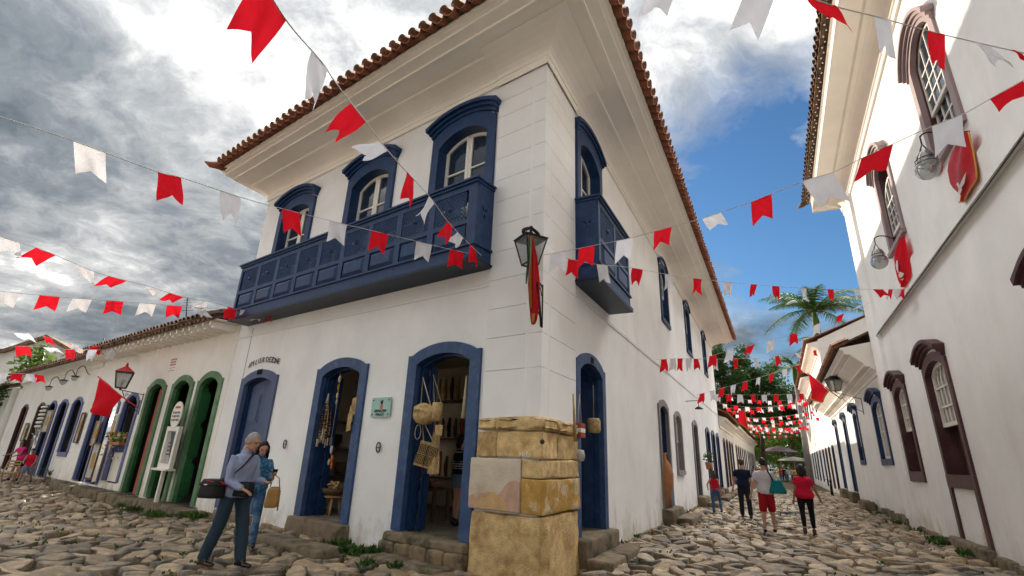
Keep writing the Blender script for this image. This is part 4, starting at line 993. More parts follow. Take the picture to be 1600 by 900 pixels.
bunting('bunting string from overhead left with the largest red flag, ending at the balcony corner', [(300, -190, 2.5), (405, -35, 2.75), (452, 38, 3.0), (503, 97, 3.5), (525, 130, 3.8), (572, 191, 4.3), (615, 246, 5.1), (670, 306, 6.3), (699, 345, 7.1), (727, 375, 7.8), (752, 399, 8.4)],
        [(428, 'r', 133, 1), (500, 'w', 104, .95), (561, 'r', 143, .95), (600, 'w', 158, .8), (641, 'r', 103, 1), (675, 'w', 117, .95), (703, 'r', 108, .85), (719, 'w', 125, .6), (738, 'r', 88, .95)])
bunting('bunting string crossing the clouds at upper left and reaching under the long balcony', [(-70, 158, 4.0), (0, 182, 4.1), (120, 222, 4.3), (245, 268, 4.9), (285, 278), (382, 310, 5.8), (437, 325, 6.8), (485, 337), (545, 352), (580, 360, 7.6), (655, 378), (705, 390), (752, 400, 8.4)],
        [(141, 'w', 97, .82, .9), (265, 'r', 96, .85, .9), (361, 'w', 98, .95), (454, 'r', 94, 1), (529, 'w', 104, .95), (594, 'r'), (663, 'w', 105, .9), (714, 'r', 90, .95)])
bunting('bunting string at mid left with wind-lifted flags, sloping to the balcony end', [(-60, 348, 8), (0, 370, 8.3), (65, 390), (118, 412), (158, 428, 9.6), (230, 447), (290, 465, 11), (335, 473), (372, 484, 13)],
        [(12, 'w', 75, .8), (72, 'r', 140, .95), (134, 'w', 100, .75), (184, 'r', 150, .9), (243, 'w', 160, .6), (276, 'r', 150, .9), (322, 'w', 130, .9), (362, 'r', 90, 1)], .31, .36)
bunting('nearly level bunting string low over the left roofs, flags hanging square', [(-50, 448, 8.5), (0, 455, 8.8), (60, 461), (130, 467, 9.8), (200, 472), (290, 479, 11.3), (375, 484), (445, 488, 14)],
        [(15, 'w'), (78, 'r'), (129, 'w'), (180, 'r'), (231, 'w'), (273, 'r'), (312, 'w', 60), (360, 'r'), (386, 'w', 105), (402, 'w'), (421, 'r')], .30, .29)
bunting('small bunting string high over the far left house with a few wind-flipped flags', [(-30, 517, 14), (40, 521, 15), (75, 527), (115, 537, 17), (150, 541), (192, 548, 19.5)], [(34, 'w', 50, 1), (74, 'r', 75, .7), (120, 'w', 120, .8), (150, 'r', 110, .9)], .42, .36)
bunting('small bunting string meeting the left row of eaves above the three wall lamps', [(-30, 540, 13), (35, 541, 14), (80, 543), (112, 546, 15.5), (190, 547, 18)], [(35, 'r', 70, .9), (77, 'w', 40, .8), (110, 'r', 85), (145, 'w', 90, 1.1), (177, 'w', 90, 1)], .40, .36)
bunting('lowest bunting string at the far left edge above the vine', [(-30, 582, 12), (0, 583, 12.5), (40, 584), (68, 586, 13.5)], [(4, 'w'), (27, 'r', 110), (50, 'w'), (62, 'r', 80)], .28, .25)
bunting('topmost bunting string at upper right, crossing the tall white building', [(950, -60, 4.6), (1020, -22, 4.5), (1120, -30, 4.4), (1200, -20, 4.3), (1250, -8, 4.2), (1312, 12, 4.2), (1365, 25), (1450, 48, 4.7), (1520, 65), (1600, 83, 5.2), (1690, 102, 5.6)],
        [(1036, 'w', 105, .9), (1192, 'w', 108, 1.25), (1283, 'r', 60, .8), (1380, 'w', 86, 1.05), (1463, 'r', 80, .95), (1535, 'w', 48, 1), (1583, 'r', 20, .8)])
bunting('bunting string rising from the corner lantern to the tall right-hand building', [(838, 400, 8.0), (880, 393), (930, 383, 7.8), (985, 372), (1050, 354, 7.2), (1095, 342), (1130, 330, 6.7), (1175, 315), (1255, 283, 6.0), (1300, 270), (1345, 248), (1395, 225, 5.4), (1450, 200), (1505, 178, 5.1), (1555, 150), (1600, 125, 5), (1700, 70, 4.9)],
        [(872, 'w', 96), (917, 'r', 95), (976, 'w', 96, 1.1), (1036, 'r', 100, .85), (1111, 'w', 60, .6), (1189, 'r', 88, .95), (1277, 'w', 62, 1.2, 1.25), (1370, 'r', 110, .95, 1.2), (1480, 'w', 68, 1), (1572, 'r', 50, .5, 1.3)])
bunting('sagging bunting string level across the middle of the street toward the right ledge', [(868, 399, 8.2), (925, 412, 8.6), (985, 418), (1050, 430, 9.6), (1130, 440), (1200, 446, 11), (1250, 450), (1300, 452, 12.4), (1360, 452), (1428, 452, 14.5)],
        [(897, 'r', 96, .9), (941, 'w'), (996, 'r', 96, .95), (1046, 'w', 85), (1090, 'r', 95), (1137, 'w'), (1178, 'r', 110, .9, .7), (1212, 'r'), (1256, 'w', 80), (1298, 'r', 75), (1338, 'w', 60, .8), (1372, 'r', 50, .9), (1392, 'r', 100, .8, .6), (1402, 'w', 90, .9), (1411, 'r', 110, .8, .6)])
bunting('bunting string rising across the dark trees up to the right-hand pilaster', [(1092, 562, 13.5), (1135, 549), (1172, 540, 14.4), (1240, 521), (1300, 497, 15.6), (1358, 473, 16.4)], [(1114, 'r', 95), (1141, 'w', 97), (1173, 'r', 120, .9), (1204, 'w', 92), (1239, 'r', 95), (1276, 'w', 92), (1314, 'r', 110, .9), (1353, 'w', 150, .9)], .30, .36)
bunting('bunting string hung from the side wall below the small upper windows', [(1026, 562, 12.5), (1063, 560), (1112, 561, 14.5), (1165, 560, 16), (1215, 556), (1275, 547, 19), (1330, 534, 20.5)], [(1037, 'r'), (1051, 'w'), (1063, 'r', 100), (1076, 'w'), (1087, 'r'), (1118, 'w'), (1149, 'r'), (1180, 'w'), (1214, 'r', 80), (1245, 'w', 60, .7), (1273, 'r', 80, .8)], .30, .36)
bunting('bunting string climbing from beside the small wall lamp to the right eave', [(1088, 617, 17), (1130, 606, 18), (1165, 596), (1205, 584, 20), (1245, 571), (1290, 560, 22)], [(1097, 'r', 92), (1113, 'w', 95), (1129, 'r', 95), (1146, 'w', 93), (1164, 'r', 92), (1185, 'w', 97), (1206, 'r', 95), (1226, 'w', 92), (1246, 'r', 70)], .32, .38)
bunting('dead level bunting string in front of the dark trees', [(1112, 616, 22), (1135, 616), (1190, 617, 23), (1255, 615, 24)], [(1121, 'w'), (1139, 'r'), (1156, 'w'), (1176, 'r'), (1194, 'w'), (1213, 'r'), (1233, 'w'), (1252, 'r')], .32, .40)
fmesh = [flag_mb(V((-.125, 0, 0)), V((.125, 0, 0)), V((rf.uniform(-.05, .05), rf.uniform(-.1, .1), -.31)), curl=.04).mesh('flag', [M[m]]) for m in ('redcloth', 'whitecloth') for _ in range(4)]
for k in range(17):
    s = 27.5+k*2.9; za, zb = 5.2+rf.uniform(-.5, 1.0)+.012*s, 5.4+rf.uniform(-.6, .9)+.012*s; A, B = FR(s, .1 if s > 27 else .05, za if s < 27 else min(za, 4.9)), FW(s+rf.uniform(-1, 1), .1, zb)
    A.z = za if s < 27.2 else za
    th = thing('bunting', (A+B)/2, 'one of the many far bunting strings crowded together above the end of the lane', 'bunting', 'far bunting strings over the lane')
    sag = rf.uniform(.25, .5); P = lambda t_: A.lerp(B, t_)-V((0, 0, sag*4*t_*(1-t_)))
    obj('string', MB().tube([P(i/8) for i in range(9)], .008, 3), M['string'], th); n = 10
    for i in range(n):
        p = P((i+.5)/n); tt = (B-A).normalized(); rz = math.atan2(tt.y, tt.x)+rf.uniform(-.4, .4)
        put('flag', fmesh[(0 if (i+k) % 2 else 4)+rf.randrange(4)], Matrix.Translation(p) @ Matrix.Rotation(rz, 4, 'Z') @ Matrix.Rotation(rf.uniform(-.4, .4), 4, 'X'), th)
# ================================================================== lamps, banners, signs
def lantern(name, loc, wtop, wbot, h, label, wall_pt, yaw=0, roof='iron', cap_h=.18, finial=True, hangarm=None, group=None):
    loc = V(loc); t_ = thing(name, loc, label, 'lantern', group)
    rot = Matrix.Rotation(yaw, 3, 'Z')
    def q(x, y, z): return loc+rot@V((x, y, z))
    a, b = wtop/2, wbot/2
    T = [(-a, -a), (a, -a), (a, a), (-a, a)]; B = [(-b, -b), (b, -b), (b, b), (-b, b)]; mb = MB()
    for i in range(4):
        j = (i+1) % 4; mb.tube([q(*T[i], h/2), q(*B[i], -h/2)], .014, 4, sm=False); mb.tube([q(*T[i], h/2), q(*T[j], h/2)], .018, 4, sm=False); mb.tube([q(*B[i], -h/2), q(*B[j], -h/2)], .014, 4, sm=False)
        obj('pane', MB().add([q(T[i][0]*.97, T[i][1]*.97, h/2), q(T[j][0]*.97, T[j][1]*.97, h/2), q(B[j][0]*.97, B[j][1]*.97, -h/2), q(B[i][0]*.97, B[i][1]*.97, -h/2)], [(0, 1, 2, 3)]), M['lglass'], t_)
    obj('frame', mb, M['iron'], t_)
    mb = MB(); mb.add([q(x*1.12, y*1.12, h/2+.01) for x, y in T]+[q(x*.25, y*.25, h/2+cap_h) for x, y in T], [(0, 1, 5, 4), (1, 2, 6, 5), (2, 3, 7, 6), (3, 0, 4, 7), (4, 5, 6, 7)]); mb.lathe(q(0, 0, h/2+cap_h), [(.05, 0), (.035, .03), (.045, .06), (.02, .09), (.03, .11), (0, .14)], 8)
    obj('roof', mb, M[roof], t_)
    obj('bulb', MB().ball(q(0, 0, -h*.1), .06, 10, 0, (1, 1, 1.3)).tube([q(0, 0, -h*.5), q(0, 0, -h*.15)], .02, 6), M['whitep'], t_)
    if finial:
        mb = MB()
        for sg in (-1, 1): mb.tube([q(sg*(.03+.11*math.sin(i/8*3.6)), 0, h/2+cap_h*.2+.02+.19*i/8) for i in range(9)], [.022+.012*math.sin(i/8*3.1) for i in range(9)], 6)
        mb.ball(q(0, 0, h/2+cap_h+.16), .035, 8); obj('finial', mb, M['iron'], t_)
    mb = MB(); base = q(0, 0, -h/2-.06); wp = V(wall_pt); up = V((0, 0, 1)); mb.tube([q(0, 0, -h/2), base], .03, 6)
    mb.tube([base, wp], .014, 6); low = wp-up*.55; mb.tube([wp+up*.05, low-up*.1], .012, 6)
    mb.tube([base+(wp-base)*.1-up*.01]+[base.lerp(low, .1+.9*i/8)-up*.12*math.sin(i/8*3.14) for i in range(1, 9)], .011, 6)
    for c0, r_ in ((.62, .13), (.30, .08)):
        cc = base.lerp(wp, c0)-up*(r_+.03); d = (wp-base).normalized()
        mb.tube([cc+d*r_*math.cos(k*.5)*(1-k/22)+up*r_*math.sin(k*.5)*(1-k/22) for k in range(18)], .008, 5)
    obj('bracket', mb, M['iron'], t_); return t_
pc = FL(-.05, .42, 4.52)
cl_ = lantern('wall_lantern', pc, .37, .19, .42, 'black iron lantern on the corner pilaster draped with red and green ribbons', mitre(C, NL, .035, NR, .035)+V((0, 0, 4.05)), yaw=.5, cap_h=.05)
def cloth_strip(pts_w, m, name, label, cat, parent=None, thick=0, group=None):
    """hanging cloth: rows of (centre, half width vector)"""
    mb = MB(); n = len(pts_w); nu = 8; rf2 = random.Random(len(pts_w)*7)
    vs = []
    for i, (c, hw) in enumerate(pts_w):
        nn = hw.cross(V((0, 0, 1))).normalized()
        for k in range(nu+1): u = k/nu*2-1; vs.append(V(c)+V(hw)*u+nn*.035*math.sin(u*7+i*.5)*(.3+.7*i/n))
    mb.add(vs, [(i*(nu+1)+k, i*(nu+1)+k+1, (i+1)*(nu+1)+k+1, (i+1)*(nu+1)+k) for i in range(n-1) for k in range(nu)], 0, True)
    o = obj(name, mb, M[m], parent, loc=None if parent else pts_w[0][0])
    if label: tag(o, label, cat, group)
    return o
rib = thing('ribbon_banner', pc+V((0, 0, .3)), 'long red, gold and green ribbon cloth tied to the corner lantern', 'banner')
def rp_(x, y, d=0): return at(x, y, (pc-CO).length-.35+d)
for m, pts in (('redsilk', [(829, 368, 2), (832, 400, 7), (834, 440, 9), (835, 475, 8), (834, 500, 5), (833, 507, 3)]), ('gold', [(830, 370, 1.5), (829, 405, 1.6), (828, 450, 1.8), (830, 482, 1.5)]), ('greencloth', [(828, 372, 1.5), (826, 400, 1.4), (823, 430, 1.4), (822, 444, .8)]), ('whitecloth', [(829, 372, .6), (829, 400, .8), (827, 425, .8), (825, 442, .6)]), ('brown', [(838, 440, 1), (842, 462, 1.5), (844, 490, 1.5), (845, 511, 1.5)]), ('gold', [(834, 490, 2.5), (833, 500, 2), (832, 508, 1)])):
    cloth_strip([(rp_(x, y, -.03*(m in ('gold', 'greencloth'))-.05*(m == 'whitecloth')), CR*w_*(pc-CO).length/764) for x, y, w_ in pts], m, 'ribbon', None, None, rib)
lantern('wall_lantern', pt(FL, 192, 594, .9), .44, .26, .48, 'black lantern with a red cloth cap on a scroll bracket over the green doorways', FL(15.75, .02, 3.0), yaw=.6, roof='redsilk', finial=False)
lantern('wall_lantern', pt(FW, 1304, 602, .9), .50, .26, .50, 'black lantern on a scroll bracket beside the deep cornice on the right', FW(19.4, .02, 4.45), yaw=.2, finial=False)
def banner(quadpx, m, label, wav=.05, trim=None, extra=None, pole=None, name='banner'):
    P = [at(*q) for q in quadpx]; th = thing(name, (P[0]+P[2])/2, label, 'flag'); nrm = (P[1]-P[0]).cross(P[3]-P[0]).normalized()
    f = lambda u, v: P[0].lerp(P[1], u).lerp(P[3].lerp(P[2], u), v)+nrm*wav*math.sin(u*5+v*2)*(.3+v)
    obj('cloth', MB().grid(f, 12, 10), M[m], th)
    if trim: obj('fringe', MB().tube([f(i/12, 1) for i in range(13)]+[f(1, 1-i/10) for i in range(1, 11)], .022, 5), M[trim], th)
    if pole: obj('pole', MB().tube([at(*q) for q in pole], .018, 6), M['redtrim'], th)
    return th, f, nrm
banner([(156, 590, 19), (193, 621, 18.3), (164, 653, 18.6), (136, 634, 19.3)], 'redcloth', 'plain red diamond-shaped flag on a pole below the red-capped lantern', .12, pole=[(153, 588, 19), (192, 621, 18.3), (214, 636, 17.6)])
banner([(1264, 585, 20), (1296, 611, 19.5), (1282, 629, 19.7), (1263, 617, 20.2)], 'redcloth', 'red flag with gold fringe on a pole by the right-hand lantern', .10, 'gold', pole=[(1262, 583, 20), (1297, 611, 19.5), (1314, 623, 19.2)])
banner([(1154, 642, 29), (1163, 640, 29), (1169, 671, 29), (1154, 660, 29)], 'redcloth', 'red flag with gold edge hanging far down the lane on the left side', .08, 'gold')
# red banners with white doves below the upper windows of the mansion
def curved_banner(L_, R_, o, m, label, dove, trim=True):
    th = thing('banner', pt(FW, *L_[len(L_)//2], o), label, 'banner'); n = 12
    def ev(l, t_): k = t_*(len(l)-1); i = min(int(k), len(l)-2); f = k-i; return (l[i][0]*(1-f)+l[i+1][0]*f, l[i][1]*(1-f)+l[i+1][1]*f)
    f = lambda u, v: pt(FW, *ev(L_, v), o).lerp(pt(FW, *ev(R_, v), o), u)+FW.n*(.035*math.sin(u*3.1)+.022*math.sin(u*11+v*4))
    obj('cloth', MB().grid(f, 12, 14), M[m], th)
    if trim: obj('fringe', MB().tube([f(1, i/14)+FW.n*.01 for i in range(15)]+[f(1-i/6, 1)+FW.n*.01 for i in range(7)], .013, 5), M['gold'], th)
    mb = MB()
    for pts in dove: mb.add([f(u, v)+FW.n*.035 for u, v in pts], [tuple(range(len(pts)))])
    obj('dove_print', mb, M['whitep'], th); obj('rod', MB().tube([f(0, 0), f(1, 0)], .015, 6), M['iron'], th)
dove = [[(.42, .78), (.50, .70), (.56, .66), (.60, .72), (.52, .80)], [(.52, .68), (.60, .58), (.74, .46), (.66, .62), (.58, .70)], [(.50, .70), (.44, .60), (.52, .58), (.56, .66)], [(.42, .78), (.36, .82), (.46, .84), (.52, .80)]]
curved_banner([(1504, 206), (1490, 235), (1482, 262), (1487, 290), (1501, 305), (1504, 315)], [(1512, 206), (1520, 235), (1527, 262), (1530, 280), (1518, 298), (1509, 315)], .13, 'redsilk', 'red silk banner with gold fringe and white dove below the nearer upper window', dove)
curved_banner([(1408, 372), (1398, 395), (1400, 420), (1404, 440), (1409, 449)], [(1412, 370), (1418, 395), (1423, 420), (1424, 432), (1415, 448)], .12, 'redcloth', 'narrow red banner with white dove and ring under the farther upper window', [[(.3+.15*math.cos(a_*.35), .0+.48+.03*a_*0+.12*math.sin(a_*.35)) for a_ in range(0, 18, 2)], [(.4, .62), (.55, .56), (.7, .62), (.6, .70), (.45, .70)], [(.5, .74), (.65, .74), (.6, .80)]], False)
def globe(px, basepx, r, label, o=.55):
    c = pt(FW, *px, o); b = pt(FW, *basepx, .02); t_ = thing('globe_lamp', c, label, 'wall lamp', 'clear globe lamps on the tall building')
    obj('globe', MB().ball(c, r, 16), M['lglass'], t_); obj('upper_globe', MB().ball(c+V((0, 0, r*1.15)), r*.72, 14), M['lglass'], t_)
    obj('bulb', MB().ball(c+V((0, 0, r*.25)), r*.28, 8, 0, (1, 1, 1.4)), M['whitep'], t_)
    mb = MB(); top = c+V((0, 0, r*2.6))
    for zz_, rr in ((r*.55, r*.85), (r*.95, r*.8)): mb.tube([c+V((math.cos(k/12*6.283)*rr, math.sin(k/12*6.283)*rr, zz_)) for k in range(13)], .008, 4)
    for k in range(4): a_ = k*1.571; mb.tube([top, c+V((math.cos(a_)*r*.8, math.sin(a_)*r*.8, r*.95))], .007, 4)
    mb.tube([top, top+V((0, 0, .15))], .012, 5); s0 = top+V((0, 0, .15)); mid = s0.lerp(b, .35)+V((0, 0, .22))
    mb.tube([s0*(1-t1)**2+mid*2*t1*(1-t1)+b*t1**2+V((0, 0, .0)) for t1 in [i/10 for i in range(11)]], .014, 6)
    obj('bracket', mb, M['iron'], t_)
globe((1451, 264), (1478, 215), .20, 'clear glass globe lamp on a curved bracket beside the nearer upper window'); globe((1374, 409), (1404, 377), .20, 'clear glass globe lamp on a curved bracket beside the farther upper window')
for px, lb in (((77, 604), 'leftmost of three small iron wall lamps above the blue windows'), ((100, 594), 'middle of three small iron wall lamps above the blue windows'), ((118, 588), 'rightmost of three small iron wall lamps above the blue windows')):
    c = pt(FL, *px, .45); t_ = thing('wall_lamp', c, lb, 'wall lamp', 'small lamps on the left row')
    mb = MB(); mb.tube([c+V((0, 0, .30))+FL.u*0+(-FL.n)*(.45*i/9)+V((0, 0, .16*math.sin(i/9*5))) for i in range(10)], .016, 5); mb.tube([c, c+V((0, 0, .3))], .012, 5); mb.lathe(c, [(.03, .04), (.16, 0), (.16, -.02)], 10); obj('bracket', mb, M['iron'], t_); obj('shade', MB().ball(c-V((0, 0, .07)), .12, 10), M['lglass'], t_)
c = pt(FR, 1092, 638, .5); t_ = thing('wall_lamp', c, 'small iron gooseneck lamp on the long side wall of the corner house', 'wall lamp')
obj('arm', MB().tube([c-NR*.48+V((0, 0, .28)), c+V((0, 0, .30)), c+V((0, 0, .05))], .014, 5), M['iron'], t_); obj('shade', MB().lathe(c, [(.03, .08), (.15, 0), (.16, -.03), (.02, -.01)], 12), M['iron'], t_)
c = pt(FW, 1310, 579, .7); t_ = thing('security_camera', c, 'small dark camera on an arm under the deep right-hand cornice', 'camera')
obj('housing', MB().tube([c-DR*.13, c+DR*.13], .055, 8), M['blackc'], t_); obj('arm', MB().tube([c, c-FW.n*.7+V((0, 0, .1))], .012, 5), M['iron'], t_)
for px, lb in (((591, 699), 'round iron ring on the wall between the two open shop doors'), ((445, 694), 'round iron ring on the wall between the studio door and the first shop door')):
    c = pt(FL, *px, .03); o = obj('wall_ring', MB().tube([c+DL*.055*math.cos(k/16*6.283)+V((0, 0, .085*math.sin(k/16*6.283))) for k in range(17)], .012, 6, cap=False).tube([c-FL.n*.04, c+FL.n*.02], .01, 5), M['iron'], loc=c); tag(o, lb, 'ring', 'iron wall rings')
def text(body, P, u, n, size, m, parent=None, name='lettering', align='CENTER', ext=.003, shear=0):
    cu = bpy.data.curves.new(name, 'FONT'); cu.body = body; cu.size = size; cu.extrude = ext; cu.align_x = align; cu.align_y = 'CENTER'; cu.shear = shear; pass
    z = V((0, 0, 1)); o = bpy.data.objects.new(name, cu); col.objects.link(o); me = bpy.data.meshes.new_from_object(o.evaluated_get(bpy.context.evaluated_depsgraph_get())); col.objects.unlink(o); bpy.data.objects.remove(o); me.materials.clear(); me.materials.append(M[m]); o = bpy.data.objects.new(name, me); col.objects.link(o)
    mw = Matrix(((u.x, z.x, n.x, P.x), (u.y, z.y, n.y, P.y), (u.z, z.z, n.z, P.z), (0, 0, 0, 1)))
    if parent: o.parent = parent; mw = Matrix.Translation(-worldloc(parent)) @ mw
    o.matrix_basis = mw; return o
sg = thing('shop_sign', FL(3.52, .03, 2.29), 'pale teal glass shop sign with a pineapple on standoffs between the two open doors', 'sign')
obj('board', MB().box(FL, 3.25, 3.79, .03, .045, 2.11, 2.47), M['teal'], sg)
obj('standoff', MB().tube([FL(3.30, 0, 2.42), FL(3.30, .055, 2.42)], .013, 8).tube([FL(3.74, 0, 2.42), FL(3.74, .055, 2.42)], .013, 8).tube([FL(3.30, 0, 2.16), FL(3.30, .055, 2.16)], .013, 8).tube([FL(3.74, 0, 2.16), FL(3.74, .055, 2.16)], .013, 8), M['iron'], sg)
obj('pineapple_fruit', MB().poly(FL, [(3.50+.038*math.cos(k/14*6.283), 2.30+.05*math.sin(k/14*6.283)) for k in range(14)], (), .045, .05), M['coral'], sg)
obj('pineapple_leaves', MB().poly(FL, [(3.475, 2.345), (3.525, 2.345), (3.54, 2.42), (3.515, 2.40), (3.50, 2.435), (3.485, 2.40), (3.46, 2.42)], (), .045, .05), M['ink'], sg)
text('ARMAZEM', FL(3.52, .05, 2.22), -DL, NL, .075, 'ink', sg); text('PARATY', FL(3.52, .05, 2.155), -DL, NL, .065, 'ink', sg)
ts = thing('studio_lettering', FL(8.25, .02, 3.5), 'black wavy wrought lettering arched over the slate blue studio door', 'sign'); word = 'ATELIER DEZONE'
for i, ch in enumerate(word):
    if ch == ' ': continue
    x = i/(len(word)-1); text(ch, FL(8.95-1.4*x, .02, 3.47+.10*math.sin(x*3.14)), -DL, NL, .19, 'ink', ts, 'letter', shear=.2*math.cos(i*2))
text('Helo', FL(.16, .112, 1.54)+NL*.004, -DL, NL, .10, 'whitep', house, 'scratched_name')
# posters and boards at the shops
ps = obj('poster', MB().box(FL, 13.72, 14.22, 0, .01, 3.62, 4.1), M['plaster3'], loc=FL(14, 0, 3.9)); tag(ps, 'faded red printed notice on the white wall above the middle green doorway', 'poster')
mb = MB()
for i in range(5):
    for j in range(4): mb.box(FL, 13.77+j*.11, 13.85+j*.11, .01, .014, 4.02-i*.085, 4.02-i*.085+(.055 if i < 3 else .02))
obj('print', mb, M['redink'], ps)
mn = thing('menu_board', FL(12.1, .2, .9), 'white framed menu board standing between two green doorways', 'board')
obj('frame', MB().poly(FL, [(11.55, .85), (12.35, .85), (12.35, 1.95), (11.55, 1.95)], [[(11.68, .97), (12.22, .97), (12.22, 1.83), (11.68, 1.83)]], .2, .30), M['whitep'], mn)
obj('sheet', MB().box(FL, 11.68, 12.22, .21, .23, .97, 1.83), M['lcurtain'], mn); obj('dark_glass', MB().poly(FL, [(11.7, .99), (11.85, .99), (12.15, 1.8), (11.7, 1.8)], (), .232, .236), M['glass'], mn)
obj('lines', MB().box(FL, 11.9, 12.15, .232, .238, 1.5, 1.53).box(FL, 11.9, 12.15, .232, .238, 1.4, 1.43).box(FL, 11.9, 12.15, .232, .238, 1.3, 1.33).box(FL, 11.85, 12.15, .232, .238, 1.2, 1.23), M['ink'], mn)
obj('shelf', MB().box(FL, 11.5, 12.45, .15, .4, .80, .85).box(FL, 11.95, 12.05, .2, .28, .0, .80), M['whitep'], mn)
ov = thing('oval_sign', FL(11.92, .3, 2.25), 'oval white painted sign on a post above the menu board', 'sign')
obj('plate', MB().poly(FL, [(11.92+.33*math.cos(k/20*6.283), 2.27+.36*math.sin(k/20*6.283)) for k in range(20)], (), .28, .31), M['whitep'], ov)
obj('post', MB().box(FL, 11.89, 11.95, .26, .28, 1.9, 2.1), M['whitep'], ov); obj('print', MB().box(FL, 11.76, 12.08, .31, .314, 2.44, 2.50), M['redink'], ov); mb = MB()
for i in range(5):
    for j in range(3): cx, cz = 11.72+i*.1, 2.32-j*.1; mb.tube([FL(cx+.035*math.cos(k), .314, cz+.035*math.sin(k*1.3)) for k in range(6)], .006, 4)
obj('drawing', mb, M['ink'], ov)
def picture(F, a, z, w_, h, o, fm, pm, label):
    t_ = thing('picture', F(a, o, z), label, 'picture'); obj('frame', MB().poly(F, [(a-w_/2, z-h/2), (a+w_/2, z-h/2), (a+w_/2, z+h/2), (a-w_/2, z+h/2)], [[(a-w_/2+.05, z-h/2+.05), (a+w_/2-.05, z-h/2+.05), (a+w_/2-.05, z+h/2-.05), (a-w_/2+.05, z+h/2-.05)]], o, o+.04), M[fm], t_)
    obj('picture_sheet', MB().box(F, a-w_/2+.05, a+w_/2-.05, o+.005, o+.015, z-h/2+.05, z+h/2-.05), M[pm], t_); obj('painted_shape', MB().poly(F, [(a+w_*.2*math.cos(k/9*6.283)*(1+.3*(k % 2)), z+h*.25*math.sin(k/9*6.283)) for k in range(9)], (), o+.016, o+.02), M['ochrep'], t_)
picture(FL, 24.9, 2.2, .8, .9, .35, 'wood', 'lcurtain', 'pale painting hung at the middle of the blue windows'); picture(FL, 21.35, 1.95, .45, 1.15, .05, 'shelf', 'lcurtain', 'tall dark framed mirror on the pillar right of the blue window'); picture(FL, 29.8, 1.75, .6, .85, .05, 'shelf', 'lcurtain', 'small dark framed picture between the two brown doorways'); picture(FL, 19.05, 1.75, .45, .85, .1, 'wood', 'lcurtain', 'carved wooden frame between the two royal blue doors'); picture(FL, 17.5, 1.95, .45, .9, .06, 'whitep', 'lcurtain', 'white printed board left of the half-open blue window')
picture(FL, 17.55, .85, .75, 1.15, .35, 'shelf', 'lcurtain', 'dark framed painting leaning on the sill below the red flag')
fb = thing('flower_box', FL(16.6, .1, 1.4), 'box of cream and orange flowers on the blue window sill', 'flowers'); rq = random.Random(9)
obj('box', MB().box(FL, 16.15, 17.1, -.1, .2, 1.38, 1.48), M['terra'], fb)
for nm, m, n in (('foliage', 'leafl', 120), ('petals', 'flowerw', 70), ('blossoms', 'floweo', 40)):
    mb = MB()
    for i in range(n):
        c = FL(16.1+rq.random()*1.2, rq.uniform(-.1, .3), 1.5+rq.random()*.28-(.9*rq.random() if nm != 'foliage' and rq.random() < .3 else 0)); d1_, d2_ = V((rq.uniform(-1, 1), rq.uniform(-1, 1), rq.uniform(-1, 1))).normalized()*.06, V((rq.uniform(-1, 1), rq.uniform(-1, 1), rq.uniform(-1, 1))).normalized()*.06
        mb.add([c-d1_, c-d2_, c+d1_, c+d2_], [(0, 1, 2, 3)])
    obj(nm, mb, M[m], fb)
sb = thing('starburst_ornament', FL(26.0, .35, 1.55), 'silver starburst metal ornament hanging before the blue doors', 'ornament'); mb = MB()
for k in range(18): a_ = k/18*6.283; mb.tube([FL(26, .35, 1.55), FL(26+.42*math.cos(a_), .35+.1*math.sin(k*2), 1.55+.42*math.sin(a_))], [.02, .012], 5)
obj('spikes', mb, M['lcurtain'], sb); obj('hub', MB().ball(FL(26, .35, 1.55), .07, 8), M['whitep'], sb)
bk = thing('beaded_curtain', FL(26.7, .2, 2.4), 'dark hanging board with rows of white shells over the blue door', 'ornament'); mb = MB()
for i in range(5):
    for j in range(6): obj('shell', MB().ball(FL(26.35+i*.2, .25, 2.0+j*.17), .055, 6), M['whitep'], bk)
pass; obj('net', MB().box(FL, 26.3, 27.2, .2, .21, 1.85, 2.95), M['ink'], bk)
# wooden folding chair at the far left
def chair(loc, yaw, label):
    G = Frame(V(loc), V((math.cos(yaw), math.sin(yaw), 0)), V((-math.sin(yaw), math.cos(yaw), 0))); t_ = thing('folding_chair', loc, label, 'chair', 'wooden chairs outside the far shops')
    obj('seat', MB().box(G, -.22, .22, -.2, .2, .43, .46), M['wood'], t_)
    for sx in (-.2, .17): obj('leg', MB().tube([G(sx, -.25, 0), G(sx, .22, .86)], .018, 5), M['wood'], t_); obj('leg', MB().tube([G(sx+.02, .25, 0), G(sx+.02, -.18, .45)], .018, 5), M['wood'], t_)
    for z in (.62, .72, .82): obj('slat', MB().box(G, -.2, .2, .08+(z-.6)*.5, .10+(z-.6)*.5, z, z+.06), M['wood'], t_)
p = pt(FL, 12, 748, 1.2); chair((p.x, p.y, gz(p.x, p.y)), .5, 'pale wooden folding chair at the left edge beside the woman in magenta'); 
